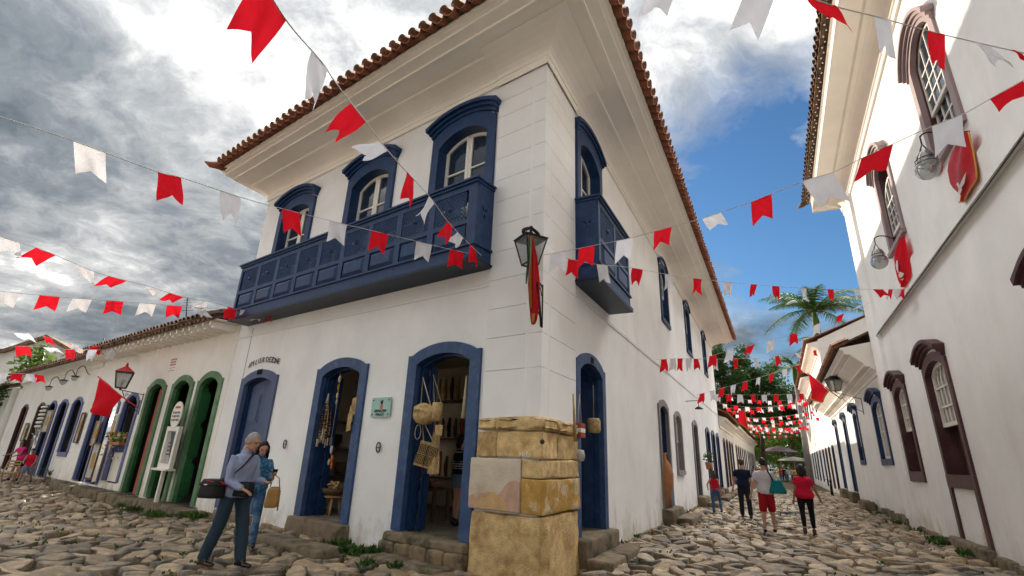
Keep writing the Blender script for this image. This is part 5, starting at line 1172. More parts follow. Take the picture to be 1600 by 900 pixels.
# ================================================================== people
RX = V((1, 0, 0))
def remesh(name, mb, m, vox, parent, smooth_it=4, disp=0):
    me = mb.mesh(name, m, worldloc(parent)); tmp = bpy.data.objects.new('tmp', me); col.objects.link(tmp)
    md = tmp.modifiers.new('r', 'REMESH'); md.mode = 'VOXEL'; md.voxel_size = vox; md.use_smooth_shade = True
    s_ = tmp.modifiers.new('s', 'SMOOTH'); s_.factor = .5; s_.iterations = smooth_it
    dg = bpy.context.evaluated_depsgraph_get(); ev = tmp.evaluated_get(dg); me2 = bpy.data.meshes.new_from_object(ev); me2.name = name
    col.objects.unlink(tmp); bpy.data.objects.remove(tmp); bpy.data.meshes.remove(me)
    if disp:
        for v in me2.vertices: v.co += v.normal*(noise.noise(v.co*9)*disp+noise.noise(v.co*V((22, 22, 7)))*disp*.6)
    if not me2.materials: me2.materials.append(m)
    me2.polygons.foreach_set('use_smooth', [True]*len(me2.polygons))
    o = bpy.data.objects.new(name, me2); col.objects.link(o); o.parent = parent; return o
def person(label, loc, yaw, h=1.72, lL=(0, 0, 0), lR=(0, 0, 0), aL=(0, 8, 8), aR=(0, 8, 8), lean=0, head=(0, 0), fem=False, skin='skin', hair='hair', hairlen=0, top='navyc', sleeve=.5, topz=0, bot='darkj', botlen=1.0, botw=1.0, shoe='shoe', vox=.016, group=None, toplen=0, detail=False, face=False, hipw=1.0, topw=1.0, cat='person', bottom2=None):
    k = h/1.75; loc = V(loc); rz = Matrix.Rotation(-yaw, 3, 'Z')
    T = thing('person', loc, label, cat, group)
    D = lambda a: R(a)
    def leg(side, pr):
        p, b, ab = pr; hip = V((side*.088*hipw, 0, 0)); d = V((side*math.sin(D(ab)), math.sin(D(p)), -math.cos(D(p)))).normalized()
        kn = hip+d*.43; q = p-b; an = kn+V((side*math.sin(D(ab))*.5, math.sin(D(q)), -math.cos(D(q)))).normalized()*.42
        ft = min(0, q+10) if q < -25 else 0; ft = D(ft)*.9
        heel = an+V((0, -.05*math.cos(ft)+.06*math.sin(ft)*0, -.055+.0)); toe = an+V((0, .17*math.cos(ft), -.06+.17*math.sin(ft))); heel = an+V((0, -.055*math.cos(ft), -.055-.05*math.sin(ft)))
        return hip, kn, an, heel, toe
    Ls, Rs = leg(-1, lL), leg(1, lR); mz = min(min(l[3].z, l[4].z) for l in (Ls, Rs))-.03; up = -mz
    def W(p): return loc+rz@((p+V((0, 0, up)))*k)
    rx = rz@RX; fy = rz@V((0, 1, 0))
    sd = V((0, math.sin(D(lean)), math.cos(D(lean))))
    sw = .158 if fem else .185
    spine = [(-.06, .135*hipw, .10), (.02, .165*hipw, .118), (.08, .158*hipw, .112), (.19, .125 if fem else .145, .098), (.30, .145 if fem else .165, .112), (.39, sw*.93, .118 if fem else .114), (.435, sw*.92, .095), (.468, sw*.74, .078), (.495, sw*.50, .066), (.525, .066, .058)]
    def torso(mb, add=0, lo=-.06, hi=.53, wk=1):
        sp_ = [q for q in spine if lo-.001 <= q[0] <= hi+.001]
        mb.tube([W(sd*q[0]) for q in sp_], [(q[1]*wk+add)*k for q in sp_], 16, ry=[(q[2]*wk+add)*k for q in sp_], up=rx)
    nb = W(sd*.50); hc = sd*.50+V((0, 0, 0)); hp, hy = D(head[0]), D(head[1])
    hm = Matrix.Rotation(hy, 3, 'Z')@Matrix.Rotation(-hp, 3, 'X')
    neck = sd*.560; hcen = neck+hm@V((0, .025, .125))
    def HD(x, y, z): return W(hcen+hm@V((x, y, z)))
    HR = rz@hm
    def ell(mb, x, y, z, a, b, c, n=12):
        cc = HD(x, y, z); m = n//2+1; vs = []
        for i in range(m+1):
            t_ = math.pi*i/m
            for j in range(n): ph = 2*math.pi*j/n; vs.append(cc+HR@V((a*math.sin(t_)*math.cos(ph), b*math.sin(t_)*math.sin(ph), c*math.cos(t_)))*k)
        mb.add(vs, [(i*n+j, i*n+(j+1) % n, (i+1)*n+(j+1) % n, (i+1)*n+j) for i in range(m) for j in range(n)], 0, True)
    body = MB(); torso(body, -.014)
    body.tube([W(sd*.48), W(neck+V((0, .0, .03))), HD(0, -.02, -.05)], [.062*k, .054*k, .052*k], 12)
    ell(body, 0, -.008, .022, .074, .094, .098, 16); ell(body, 0, .028, -.045, .054, .060, .066, 12)
    ell(body, 0, .070, -.082, .022, .020, .020, 8)
    body.tube([HD(0, .086, .028), HD(0, .103, -.008), HD(0, .098, -.022)], [.008*k, .015*k, .012*k], 8); ell(body, 0, .080, -.052, .024, .014, .012, 8); ell(body, 0, .078, .042, .05, .016, .012, 8)
    for s_ in (-1, 1): ell(body, s_*.076, -.008, -.008, .010, .020, .033, 8)
    for hip, kn, an, heel, toe in (Ls, Rs):
        body.tube([W(hip+V((0, 0, .03))), W(hip.lerp(kn, .3)), W(hip.lerp(kn, .85)), W(kn), W(kn.lerp(an, .3)+V((0, -.012, 0))), W(kn.lerp(an, .75)), W(an)], [r_*k*(.80 if botlen > 1.3 else 1) for r_ in (.085, .084, .058, .054, .056, .040, .036)], 12)
        body.tube([W(heel+V((0, 0, .02))), W(an.lerp(toe, .5)+V((0, 0, .0))), W(toe)], [.012*k, .012*k, .010*k] if shoe == 'shoe' else [.036*k, .036*k, .026*k], 10)
    def arm(side, pr):
        p, ab, e = pr[:3]; inw = pr[3] if len(pr) > 3 else 0
        sh = sd*.430+V((side*(sw-.005), 0, 0)); ua = V((side*math.sin(D(ab)), math.sin(D(p))*math.cos(D(ab)), -math.cos(D(p))*math.cos(D(ab)))).normalized(); el = sh+ua*.285
        q = p+e; fa = V((side*(math.sin(D(ab))-math.sin(D(inw))), math.sin(D(q)), -math.cos(D(q)))).normalized(); wr = el+fa*.25; return sh, el, wr, fa, ua
    arms = [arm(-1, aL), arm(1, aR)]
    for side, (sh, el, wr, fa, ua) in zip((-1, 1), arms):
        body.tube([W(sh-ua*.03), W(sh+ua*.05), W(sh.lerp(el, .6)), W(el), W(el.lerp(wr, .3)), W(wr)], [r_*k*q_ for r_, q_ in zip((.045, .050, .042, .037, .038, .026), (.8, .8, .8, .85, .85, 1) if sleeve > 1 else (.82, .85, 1, 1, 1, 1) if sleeve > .3 else (1,)*6)], 10)
        # hand: palm, four bent fingers and a thumb from its side
        sx = V((1, 0, 0))-fa*fa.x; sx = sx.normalized() if sx.length > .2 else V((0, 1, 0)); nn = fa.cross(sx).normalized()*side
        pm = wr+fa*.085; body.tube([W(wr-fa*.01), W(wr+fa*.04), W(pm)], [.024*k, .036*k, .034*k], 10, ry=[.018*k, .016*k, .013*k], up=rz@(nn.cross(fa)))
        lat = nn.cross(fa).normalized()
        for i, (L_, o_) in enumerate(((.068, -.027), (.078, -.009), (.072, .009), (.056, .026))):
            b0 = pm+lat*o_; m0 = b0+(fa+nn*.25).normalized()*L_*.5; m1 = m0+(fa+nn*.9).normalized()*L_*.5
            body.tube([W(b0-fa*.015), W(m0), W(m1)], [.0095*k, .0085*k, .007*k], 6)
        t0 = wr+fa*.03-lat*.026; t1 = t0+(fa*.7-lat*.6+nn*.3).normalized()*.04; body.tube([W(t0), W(t1), W(t1+(fa+nn*.4).normalized()*.03)], [.012*k, .010*k, .008*k], 6)
    bo = remesh('body', body, M[skin], min(vox, .011) if detail else vox, T, 2)
    # shirt
    sh_ = MB(); torso(sh_, .014, -.06+toplen, .51, topw)
    for sh0, el, wr, fa, ua in arms:
        pts = [sh0-ua*.05, sh0+ua*.03]; rr = [.040, .056]
        if sleeve <= 1: pts += [sh0.lerp(el, sleeve*.5), sh0.lerp(el, sleeve)]; rr += [.058, .054]
        else: pts += [sh0.lerp(el, .6), el, el.lerp(wr, (sleeve-1)*.5), el.lerp(wr, sleeve-1)]; rr += [.054, .049, .047, .036]
        if sleeve > .05: sh_.tube([W(q) for q in pts], [r_*k*topw for r_ in rr], 12)
    if sleeve > 1: sh_.tube([W(sd*.48), W(sd*.535), W(sd*.565+V((0, -.008, 0)))], [.080*k, .070*k, .066*k], 12)
    remesh('shirt', sh_, M[top], vox*.9, T, 3, .013 if detail else .008)
    # trousers or shorts
    tr = MB(); sp_ = [q for q in spine if q[0] < .1]; tr.tube([W(sd*q[0]) for q in sp_], [(q[1]+.014)*k for q in sp_], 16, ry=[(q[2]+.014)*k for q in sp_], up=rx)
    for hip, kn, an, heel, toe in (Ls, Rs):
        if botlen <= 1.0: pts = [hip+V((0, 0, .03)), hip.lerp(kn, .35*botlen), hip.lerp(kn, botlen)]; rr = [.092, .098*botw, .085*botw]
        else: f = botlen-1; pts = [hip+V((0, 0, .03)), hip.lerp(kn, .35), hip.lerp(kn, .85), kn, kn.lerp(an, f*.5), kn.lerp(an, f)]; rr = [.094, .093, .070*botw, .066*botw, .062*botw, .056*botw if bot != 'blackc' else .044]
        tr.tube([W(q) for q in pts], [r_*k for r_ in rr], 12)
    remesh('trousers' if botlen > 1 else 'shorts', tr, M[bot], vox*.9, T, 3, .006 if detail else .004)
    for hip, kn, an, heel, toe in (Ls, Rs):
        d = (toe-heel).normalized(); s2 = MB(); s2.tube([W(heel-d*.01+V((0, 0, .005))), W(heel.lerp(toe, .35)+V((0, 0, .012))), W(heel.lerp(toe, .7)), W(toe+d*.03-V((0, 0, .004)))], [.042*k, .046*k, .044*k, .028*k], 12, ry=[.036*k, .042*k, .032*k, .02*k], up=rx)
        if shoe == 'shoe': s2.tube([W(an+V((0, 0, .05))), W(an-V((0, 0, .01))), W(an.lerp(toe, .45))], [.048*k, .050*k, .044*k], 12)
        remesh('shoe', s2, M[shoe], vox*.8, T, 2)
    # hair
    hb = MB(); ell(hb, 0, -.024, .040, .084, .092, .094, 16); ell(hb, 0, -.052, -.005, .078, .066, .080, 12)
    if hairlen:
        pts = [(0, -.05, .03), (0, -.085, -.06), (0, -.095, -.06-hairlen*.5), (0, -.085, -.07-hairlen)]; hb.tube([HD(*q) for q in pts], [r_*k for r_ in (.082, .085, .080, .045)], 12, ry=[r_*k for r_ in (.07, .06, .05, .03)], up=HR@RX)
        if hairlen > .1:
            for s_ in (-1, 1): hb.tube([HD(s_*.068, -.01, .05), HD(s_*.085, -.01, -.05), HD(s_*.088, -.01, -.05-hairlen*.8)], [.03*k, .036*k, .02*k], 8)
    remesh('hair', hb, M[hair], vox*.8, T, 2, .010 if hair != 'hairg' else .005)
    if face:
        for s_ in (-1, 1):
            e = MB(); ell(e, s_*.030, .074, .014, .013, .010, .006, 8); obj('eye', e, M['blackc'], T)
            e = MB(); ell(e, s_*.031, .080, .038, .020, .008, .004, 8); obj('eyebrow', e, M[hair], T)
        e = MB(); ell(e, 0, .090, -.053, .022, .006, .004, 8); obj('mouth', e, M['redtrim'], T)
    return T, dict(W=W, arms=arms, HD=HD, legs=(Ls, Rs), rz=rz, k=k, sd=sd, fy=fy, rx=rx)
def onground(x, y, z=G0):
    d = ray(x, y); tt = (z-CAMH)/d.z; p = CO+d*tt; tt = (gz(p.x, p.y)+.03-CAMH)/d.z; return CO+d*tt
def yaw_of(v): return math.atan2(v.x, v.y)
walk = yaw_of(-DL)
# --- the couple
mp = onground(352, 888)+(-DL)*-.12
T, J = person('grey-haired man in a pale blue long-sleeved shirt walking with a black camera bag', mp, walk-.30, 1.80, lL=(15, 6, 2), lR=(-10, 10, 2), aL=(12, 8, 74, 25), aR=(2, 6, 66, 20), lean=4, head=(22, 8), hair='hairg', top='shirtblue', sleeve=1.92, topw=1.12, toplen=-.03, bot='tealtrouser', botlen=2.04, botw=1.3, vox=.014, detail=True, face=True, hipw=1.08)
W_ = J['W']
def bag(name, c, sx, sy, sz, m, label, cat, ux, uy, parent=None, taper=.9):
    mb = MB(); ux, uy = V(ux).normalized(), V(uy).normalized(); n = 24; prof = [(-1, .86), (-.93, .97), (-.6, 1.0), (.5, taper*1.02), (.88, taper*.96), (1, taper*.82)]
    vs = []
    for z, s_ in prof:
        for i in range(n):
            a_ = 2*math.pi*i/n; cx, cy = math.copysign(abs(math.cos(a_))**.5, math.cos(a_)), math.copysign(abs(math.sin(a_))**.5, math.sin(a_)); vs.append(V(c)+ux*cx*sx*s_+uy*cy*sy*s_+V((0, 0, z*sz)))
    fs = [(i*n+j, i*n+(j+1) % n, (i+1)*n+(j+1) % n, (i+1)*n+j) for i in range(len(prof)-1) for j in range(n)]+[tuple(range(n)), tuple((len(prof)-1)*n+j for j in range(n))]
    mb.add(vs, fs, 0, True); return mb
cb = thing('camera_bag', W_(V((.0, .02, .02))), 'black padded camera bag with red piping slung at the grey-haired man\'s hip', 'bag')
back = -J['fy']; cbc = at(332, 764, (mp-CO).length-.25)
obj('bag_body', bag('', cbc, .165, .11, .115, 'blackbag', '', '', J['fy']*1+CR*.3, J['rx']), M['blackbag'], cb)
obj('flap', bag('', cbc+V((0, 0, .085)), .17, .115, .045, 'blackbag', '', '', J['fy']+CR*.3, J['rx'], taper=.8), M['blackbag'], cb)
obj('badge', MB().ball(cbc+J['rx']*.125+V((0, 0, .06)), .016, 8, 0, (1.6, 1, .6)), M['whitep'], cb)
for q0, q1 in (((344, 752), (356, 759)), ((322, 750), (350, 757))): obj('piping', MB().tube([at(q0[0], q0[1], (cbc-CO).length-.13), at(q1[0], q1[1], (cbc-CO).length-.13)], .006, 5), M['redtrim'], cb)
shd = W_(J['sd']*.49+V((-.10, .05, 0)))
obj('strap', MB().tube([cbc+V((0, 0, .1)), W_(V((.19, .02, .20))), W_(V((.14, .15, .33))), W_(J['sd']*.50+V((-.02, .12, 0))), W_(J['sd']*.53+V((-.10, .03, 0))), W_(J['sd']*.40+V((-.12, -.12, 0))), W_(V((.05, -.17, .16))), cbc+V((0, 0, .1))], .019, 6, ry=[.006]*8), M['blackbag'], cb)
cb2 = thing('waist_bag', W_(V((.05, .16, .0))), 'second black pouch held against the grey-haired man\'s front', 'bag')
obj('bag_body', bag('', W_(V((.06, .17, .05))), .16, .09, .095, '', '', '', J['fy'], J['rx']), M['blackbag'], cb2)
wp = onground(380, 858)
T, J = person('dark-haired woman in blue floral blouse and jeans looking at her phone', wp, math.pi-.55, 1.69, lL=(14, 10, 1), lR=(-16, 22, 1), aL=(18, 10, 88, 10), aR=(10, 8, 80, 30), lean=5, head=(30, 0), fem=True, hair='hair', hairlen=.17, top='floral', sleeve=1.6, topw=1.10, toplen=-.04, bot='jeans', botlen=1.97, botw=1.0, vox=.014, detail=True, face=True, hipw=1.06)
sh, el, wr, fa, ua = J['arms'][0]; hd = J['W'](wr+fa*.1)
ph = tag(obj('phone', MB().box(Frame(hd+V((0, 0, .02)), J['rx'], (J['fy']+V((0, 0, .8))).normalized()), -.035, .035, -.06, .08, 0, .01), M['blackc'], loc=hd), 'dark phone held in the woman\'s raised left hand', 'phone')
hbg = thing('handbag', hd, 'tan leather handbag hanging from the woman\'s wrist', 'handbag'); hc_ = hd+V((.04, 0, -.34))
obj('bag_body', bag('', hc_, .11, .06, .14, '', '', '', CR, _f, taper=.85), M['tanleather'], hbg)
obj('handle', MB().tube([hc_+CR*-.07+V((0, 0, .15)), hc_+CR*-.06+V((0, 0, .28)), hd, hc_+CR*.05+V((0, 0, .28)), hc_+CR*.08+V((0, 0, .15))], .009, 6), M['tanleather'], hbg); obj('strap', MB().tube([hc_+CR*.1+V((0, 0, .1)), hc_+CR*.11-V((0, 0, .2))], .012, 5), M['tanleather'], hbg)
# --- walkers down the lane
away = YR
person('girl in a pink sleeveless top and jeans walking away with a hand on her hip', onground(1120, 802), away-.3, 1.40, lL=(-4, 0, 3), lR=(10, 0, 14), aL=(-25, 35, 70, 50), aR=(0, 12, 10), fem=True, skin='skin', hair='hairb', hairlen=.28, top='redt', sleeve=.0, bot='jeans', botlen=1.95, vox=.017)
person('man in a dark navy t-shirt and dark trousers walking away', onground(1167, 810), away-.1, 1.80, lL=(4, 4, 2), lR=(-6, 4, 3), aL=(0, 14, 14), aR=(12, 10, 30, 20), hair='hairb', top='navyc', sleeve=.62, topw=1.1, bot='darkj', botlen=1.98, botw=1.15, vox=.018)
wpos = onground(1204, 832)
T, J = person('man in a white t-shirt and red shorts walking away with a teal shoulder bag', wpos, away-.1, 1.83, lL=(-2, 4, 2), lR=(10, 12, 2), aL=(-14, 18, 14), aR=(4, 16, 70, 10), skin='skin', hair='hair', top='whitet', sleeve=.65, topw=1.13, bot='redshort', botlen=1.12, botw=1.35, shoe='darkj', vox=.018)
tb = thing('shoulder_bag', J['W'](V((.25, -.02, .1))), 'teal cloth bag slung on the right shoulder of the man in red shorts', 'bag'); q = J['W'](V((.27, -.08, .12)))
obj('bag_body', bag('', q, .21, .09, .16, '', '', '', J['rx'], J['fy'], taper=.62), M['tealbag'], tb); obj('strap', MB().tube([q+V((-.08, 0, .13)), J['W'](J['sd']*.47+V((.10, -.09, 0))), J['W'](J['sd']*.53+V((.10, .02, .02)))], .022, 6), M['blackc'], tb)
person('woman in a bright red t-shirt and black leggings walking away', onground(1266, 836), away+.0, 1.70, lL=(-14, 12, 1), lR=(6, 6, 1), aL=(-4, 12, 10), aR=(10, 22, 16), fem=True, skin='skin2', hair='hair', hairlen=.16, top='redt', sleeve=.55, topw=1.22, toplen=-.02, bot='blackc', botlen=1.82, hipw=1.12, vox=.018)
# --- far left pair
person('woman in a magenta t-shirt and black shorts leaning toward a doorway at far left', onground(22, 752), walk+1.2, 1.66, lL=(0, 0, 2), lR=(16, 10, 3), aL=(30, 10, 40), aR=(35, 10, 40), lean=16, fem=True, skin='skin2', hairlen=.24, top='pinkt', sleeve=.5, topw=1.2, bot='blackc', botlen=.75, hipw=1.15, vox=.02)
person('boy in a red sleeveless shirt and grey shorts beside the woman in magenta', onground(36, 757), walk+.5, 1.38, lL=(-22, 6, 4), lR=(20, 10, 6), aL=(14, 10, 30, 20), aR=(24, 8, 50, 30), lean=10, head=(20, 0), skin='skin2', top='redt', sleeve=.0, topw=1.15, bot='greyc', botlen=.95, botw=1.3, vox=.02)
# --- customer inside the shop
sp0 = pt(FL, 716, 775, -1.5); sp0.z = .235
T, J = person('woman in a striped top and denim shorts seen from behind inside the shop', (sp0.x, sp0.y, .235), yaw_of(-NL)+.3, 1.66, lL=(0, 0, 1), lR=(-4, 3, 2), aL=(20, 6, 60), aR=(10, 8, 30), fem=True, skin='skin', hairlen=.1, top='blackc', sleeve=.6, topw=1.15, toplen=.03, bot='denimskirt', botlen=.55, botw=1.15, vox=.018)
st = MB()
for i in range(8):
    z = .13+i*.045; q = [V((.165*math.cos(a_/16*6.283)*1.0, .128*math.sin(a_/16*6.283), z)) for a_ in range(17)]; st.tube([J['W'](p) for p in q], .011, 4, cap=False)
obj('stripes', st, M['whitet'], T)
# --- distant crowd
rc = random.Random(4); arche = []
for i, (tp, bt, fem) in enumerate((('redt', 'jeans', True), ('grn', 'darkj', True), ('whitet', 'jeans', False), ('navyc', 'darkj', False), ('yel', 'greyc', False), ('greyc', 'jeans', True), ('blackc', 'jeans', False), ('org', 'darkj', True))):
    nm = {'redt': 'red', 'grn': 'green', 'whitet': 'white', 'navyc': 'navy', 'yel': 'yellow', 'greyc': 'grey', 'blackc': 'black', 'org': 'orange'}[tp]
    T, J = person('small distant figure in a %s top standing in the crowd on the plaza' % nm, (0, 0, 0), 0, 1.7, lL=(8, 4, 3), lR=(-8, 6, 3), aL=(12, 10, 20), aR=(-10, 10, 30), fem=fem, skin='skin2', hairlen=.1 if fem else 0, top=tp, sleeve=.55, topw=1.2, bot=bt, botlen=1.9, botw=1.2, vox=.034, group='people in the far crowd'); arche.append(T)
def copy_tree(o, parent=None):
    c = o.copy(); col.objects.link(c)
    if parent: c.parent = parent
    for ch in list(o.children): copy_tree(ch, c)
    return c
for i in range(34):
    T = arche[i] if i < 8 else copy_tree(arche[rc.randrange(8)]); s = rc.uniform(54, 92); n_ = rc.uniform(-.0, 5.8)
    p = FR(s, n_, 0); T.location = V((p.x, p.y, gz(p.x, p.y))); T.rotation_euler = (0, 0, rc.uniform(0, 6.28)); T.scale = (1.0,)*3 if rc.random() < .8 else (.85,)*3
um = FR(80, 3.3, 0); u_ = thing('market_umbrella', (um.x, um.y, G0), 'large mauve market umbrella over the far crowd', 'umbrella')
n = 12; vs = [V((um.x, um.y, 4.55))]+[V((um.x+r_*math.cos(6.283*(i+.0)/n), um.y+r_*math.sin(6.283*i/n), z-(0 if i % 2 else .0))) for r_, z in ((1.3, 4.3), (2.5, 3.75)) for i in range(n)]
obj('canopy', MB().add(vs, [(0, 1+i, 1+(i+1) % n) for i in range(n)]+[(1+i, 1+(i+1) % n, 1+n+(i+1) % n, 1+n+i) for i in range(n)], 0, False), M['umb'], u_); obj('pole', MB().tube([(um.x, um.y, 0), (um.x, um.y, 4.6)], .05, 8), M['wood'], u_)
p = FR(78, 5.0, 0); u2 = thing('market_umbrella', (p.x, p.y, G0), 'pale grey low sunshade right of the mauve umbrella', 'umbrella'); obj('canopy', MB().lathe((p.x, p.y, 0), [(0, 3.1), (1.2, 2.9), (2.2, 2.5)], 12, sm=False), M['lcurtain'], u2); obj('pole', MB().tube([(p.x, p.y, 0), (p.x, p.y, 3)], .05, 8), M['wood'], u2)
# bicycle against the right wall
bp = FW(33, .7, gz(*FW(33, .7, 0).xy)); G = Frame(bp, DR, FW.n); by = thing('bicycle', bp, 'dark bicycle leaning by the sunlit wall far down the right side', 'bicycle')
for s_ in (-.5, .5): obj('wheel', MB().tube([G(s_+.33*math.cos(k/16*6.283), 0, .34+.33*math.sin(k/16*6.283)) for k in range(17)], .022, 6, cap=False), M['blackc'], by)
obj('frame', MB().tube([G(-.5, 0, .34), G(-.15, 0, .78), G(.35, 0, .80), G(-.05, 0, .32), G(-.15, 0, .85)], .018, 6).tube([G(.5, 0, .34), G(.35, 0, .95)], .018, 6).tube([G(-.5, 0, .34), G(-.05, 0, .32)], .015, 6), M['blackc'], by); obj('handlebar', MB().tube([G(.33, -.25, 1.0), G(.35, 0, .96), G(.33, .25, 1.0)], .014, 6), M['iron'], by); obj('saddle', MB().ball(G(-.17, 0, .90), .08, 8, 0, (1.6, 1, .4)), M['blackc'], by)
# ================================================================== shop goods
def woven(mb_, name, label, cat, m='straw', loc=None): return tag(obj(name, mb_, M[m], loc=loc), label, cat)
hk = lambda x, y, o: pt(FL, x, y, o)
# big woven basket with strap, in the doorway nearest the corner
c = hk(664, 648, .14); bs = thing('woven_basket', c, 'large bulging woven straw basket hanging in the doorway nearest the corner', 'basket')
mb = MB(); vs = []; n = 20; m_ = 16
for i in range(m_+1):
    t_ = math.pi*i/m_
    for j in range(n): ph = 2*math.pi*j/n; rr = 1+.03*math.cos(j*5+i*3); vs.append(c+DL*.24*rr*math.cos(t_)+(NL*math.cos(ph)*.16+V((0, 0, 1))*math.sin(ph)*.17)*math.sin(t_)*rr)
mb.add(vs, [(i*n+j, i*n+(j+1) % n, (i+1)*n+(j+1) % n, (i+1)*n+j) for i in range(m_) for j in range(n)], 0, True); obj('basket_body', mb, M['straw'], bs)
obj('flap', MB().grid(lambda u, v: c+DL*(.24*(u*2-1)*.95)+V((0, 0, .13+.06*math.sin(u*3.14)-.12*v))+NL*(.06+.13*v*math.sin(u*3.14)), 10, 5), M['straw'], bs)
top = hk(661, 590, .10); obj('strap', MB().tube([c+DL*.12+V((0, 0, .14)), top, c-DL*.12+V((0, 0, .14))], .012, 6), M['jute'], bs)
c = hk(683, 645, .16); bs = thing('basket_tube', c, 'upright cylindrical woven quiver beside the bulging basket', 'basket')
obj('tube', MB().lathe(c, [(.0, -.13), (.085, -.13), (.09, .16), (.07, .17), (.075, .14)], 14), M['straw'], bs); obj('cord', MB().tube([c+V((.06, 0, .15)), hk(677, 585, .1), c+V((-.06, 0, .15))], .008, 5), M['jute'], bs)
c = hk(686, 672, .2); woven(rough_block(MB(), [c+CR*a+V((0, 0, 0))+_f*b for a, b in ((-.06, -.05), (.06, -.05), (.06, .05), (-.06, .05))], c.z-.09, c.z+.08, .01, 0, 0), 'woven_box', 'small straw box dangling under the cylindrical quiver', 'box', loc=c)
# patterned bag with concentric squares
c = hk(666, 712, .16); pb = thing('patterned_bag', c, 'square straw bag woven with black concentric squares hanging on the door', 'bag')
ux = (CR*.96-CU*.28).normalized(); uz = (CU*.96+CR*.28).normalized(); un = ux.cross(uz)
if un.dot(CO-c) < 0: un = -un
G = lambda a, o, z: c+ux*a+un*o+uz*z
mb = MB(); mb.add([G(a, o, z) for z in (-.20, .20) for o in (-.07, .0) for a in (-.17*(1 if z < 0 else .9), .17*(1 if z < 0 else .9))], [(0, 1, 3, 2), (4, 6, 7, 5), (0, 4, 5, 1), (2, 3, 7, 6), (0, 2, 6, 4), (1, 5, 7, 3)]); obj('bag_body', mb, M['straw'], pb)
mb = MB()
def sq(a, z, r_, w_=.012):
    for x0, x1, z0, z1 in ((-r_, r_, r_-w_, r_), (-r_, r_, -r_, -r_+w_), (-r_, -r_+w_, -r_, r_), (r_-w_, r_, -r_, r_)): mb.add([G(a+x0, .004, z+z0), G(a+x1, .004, z+z0), G(a+x1, .004, z+z1), G(a+x0, .004, z+z1)], [(0, 1, 2, 3)])
for a, z in ((-.085, .09), (-.085, -.08), (.085, .09), (.085, -.08)):
    for r_ in (.075, .050, .025): sq(a, z, r_)
for a in (-.004,): mb.add([G(a-.004, .005, -.19), G(a+.006, .005, -.19), G(a+.006, .005, .19), G(a-.004, .005, .19)], [(0, 1, 2, 3)])
obj('black_pattern', mb, M['strawd'], pb); obj('strap', MB().tube([G(-.1, 0, .19), hk(660, 655, .12), G(.1, 0, .19)], .010, 5), M['jute'], pb)
c = hk(678, 700, .08); woven(MB().grid(lambda u, v: c+CR*(.12*(u-.5)*(1+v*.6)+.02)+V((0, 0, .22-.62*v))+_f*.02*math.sin(u*9), 10, 6), 'straw_cloth', 'loose straw weave hanging behind the patterned bag', 'mat', loc=c)
c = hk(727, 620, -.1); woven(MB().tube([c+V((0, 0, .35)), c, c-V((0, 0, .35))], [.012, .03, .05], 8), 'dried_bundle', 'thin dried straw bundle at the right jamb of the corner-side doorway', 'bundle', 'jute', loc=c)
# string loops
c = hk(653, 675, .15); woven(MB().tube([c+CR*.05*math.cos(k*.6)+V((0, 0, .12*math.sin(k*.6))) for k in range(22)], .006, 4), 'cord_loop', 'coiled pale cord hanging under the bulging basket', 'cord', 'jute', loc=c)
# shelves and masks inside
sf = thing('wall_rack', FL(1.6, -3.9, 1.5), 'rack of long dark carved pieces on the back wall of the shop', 'rack')
obj('board', MB().box(FL, 3.0, 5.4, -2.2, -2.15, .9, 3.4), M['room'], sf)
ri = random.Random(2)
for r_ in range(3):
    obj('shelf', MB().box(FL, 3.0, 5.4, -2.15, -1.9, 1.0+r_*.8, 1.04+r_*.8), M['shelf'], sf)
    for i in range(12):
        s = 3.08+i*.19; h = ri.uniform(.35, .6); mb = MB(); mb.tube([FL(s, -2.0, 1.06+r_*.8), FL(s+.02, -2.0, 1.06+r_*.8+h*.5), FL(s, -2.0, 1.06+r_*.8+h)], [.03, .05, .025], 6); obj('carved_piece', mb, M[ri.choice(['strawd', 'shelf', 'wood', 'ochrep', 'redpaint'])], sf)
ct = thing('shop_counter', FL(3.2, -2.6, .235), 'low dark table of crafts inside the shop', 'table'); obj('tabletop', MB().box(FL, 3.3, 4.8, -1.85, -1.35, .80, .85), M['shelf'], ct)
for a, o in ((3.35, -1.8), (4.75, -1.8), (3.35, -1.4), (4.75, -1.4)): obj('leg', MB().box(FL, a-.03, a+.03, o-.03, o+.03, .235, .8), M['shelf'], ct)
for i in range(9):
    c = FL(3.4+i*.16, -1.6+ri.uniform(-.18, .18), .85); o = tag(obj('carved_bowl', MB().lathe(c, [(.03, 0), (.08, .05), (.09, .12), (.075, .12), (.06, .05), (0, .03)], 10), M[ri.choice(['straw', 'wood', 'terra', 'shelf'])], loc=c), 'small craft bowl among others on the low table inside the shop', 'bowl', 'craft bowls on the shop table')
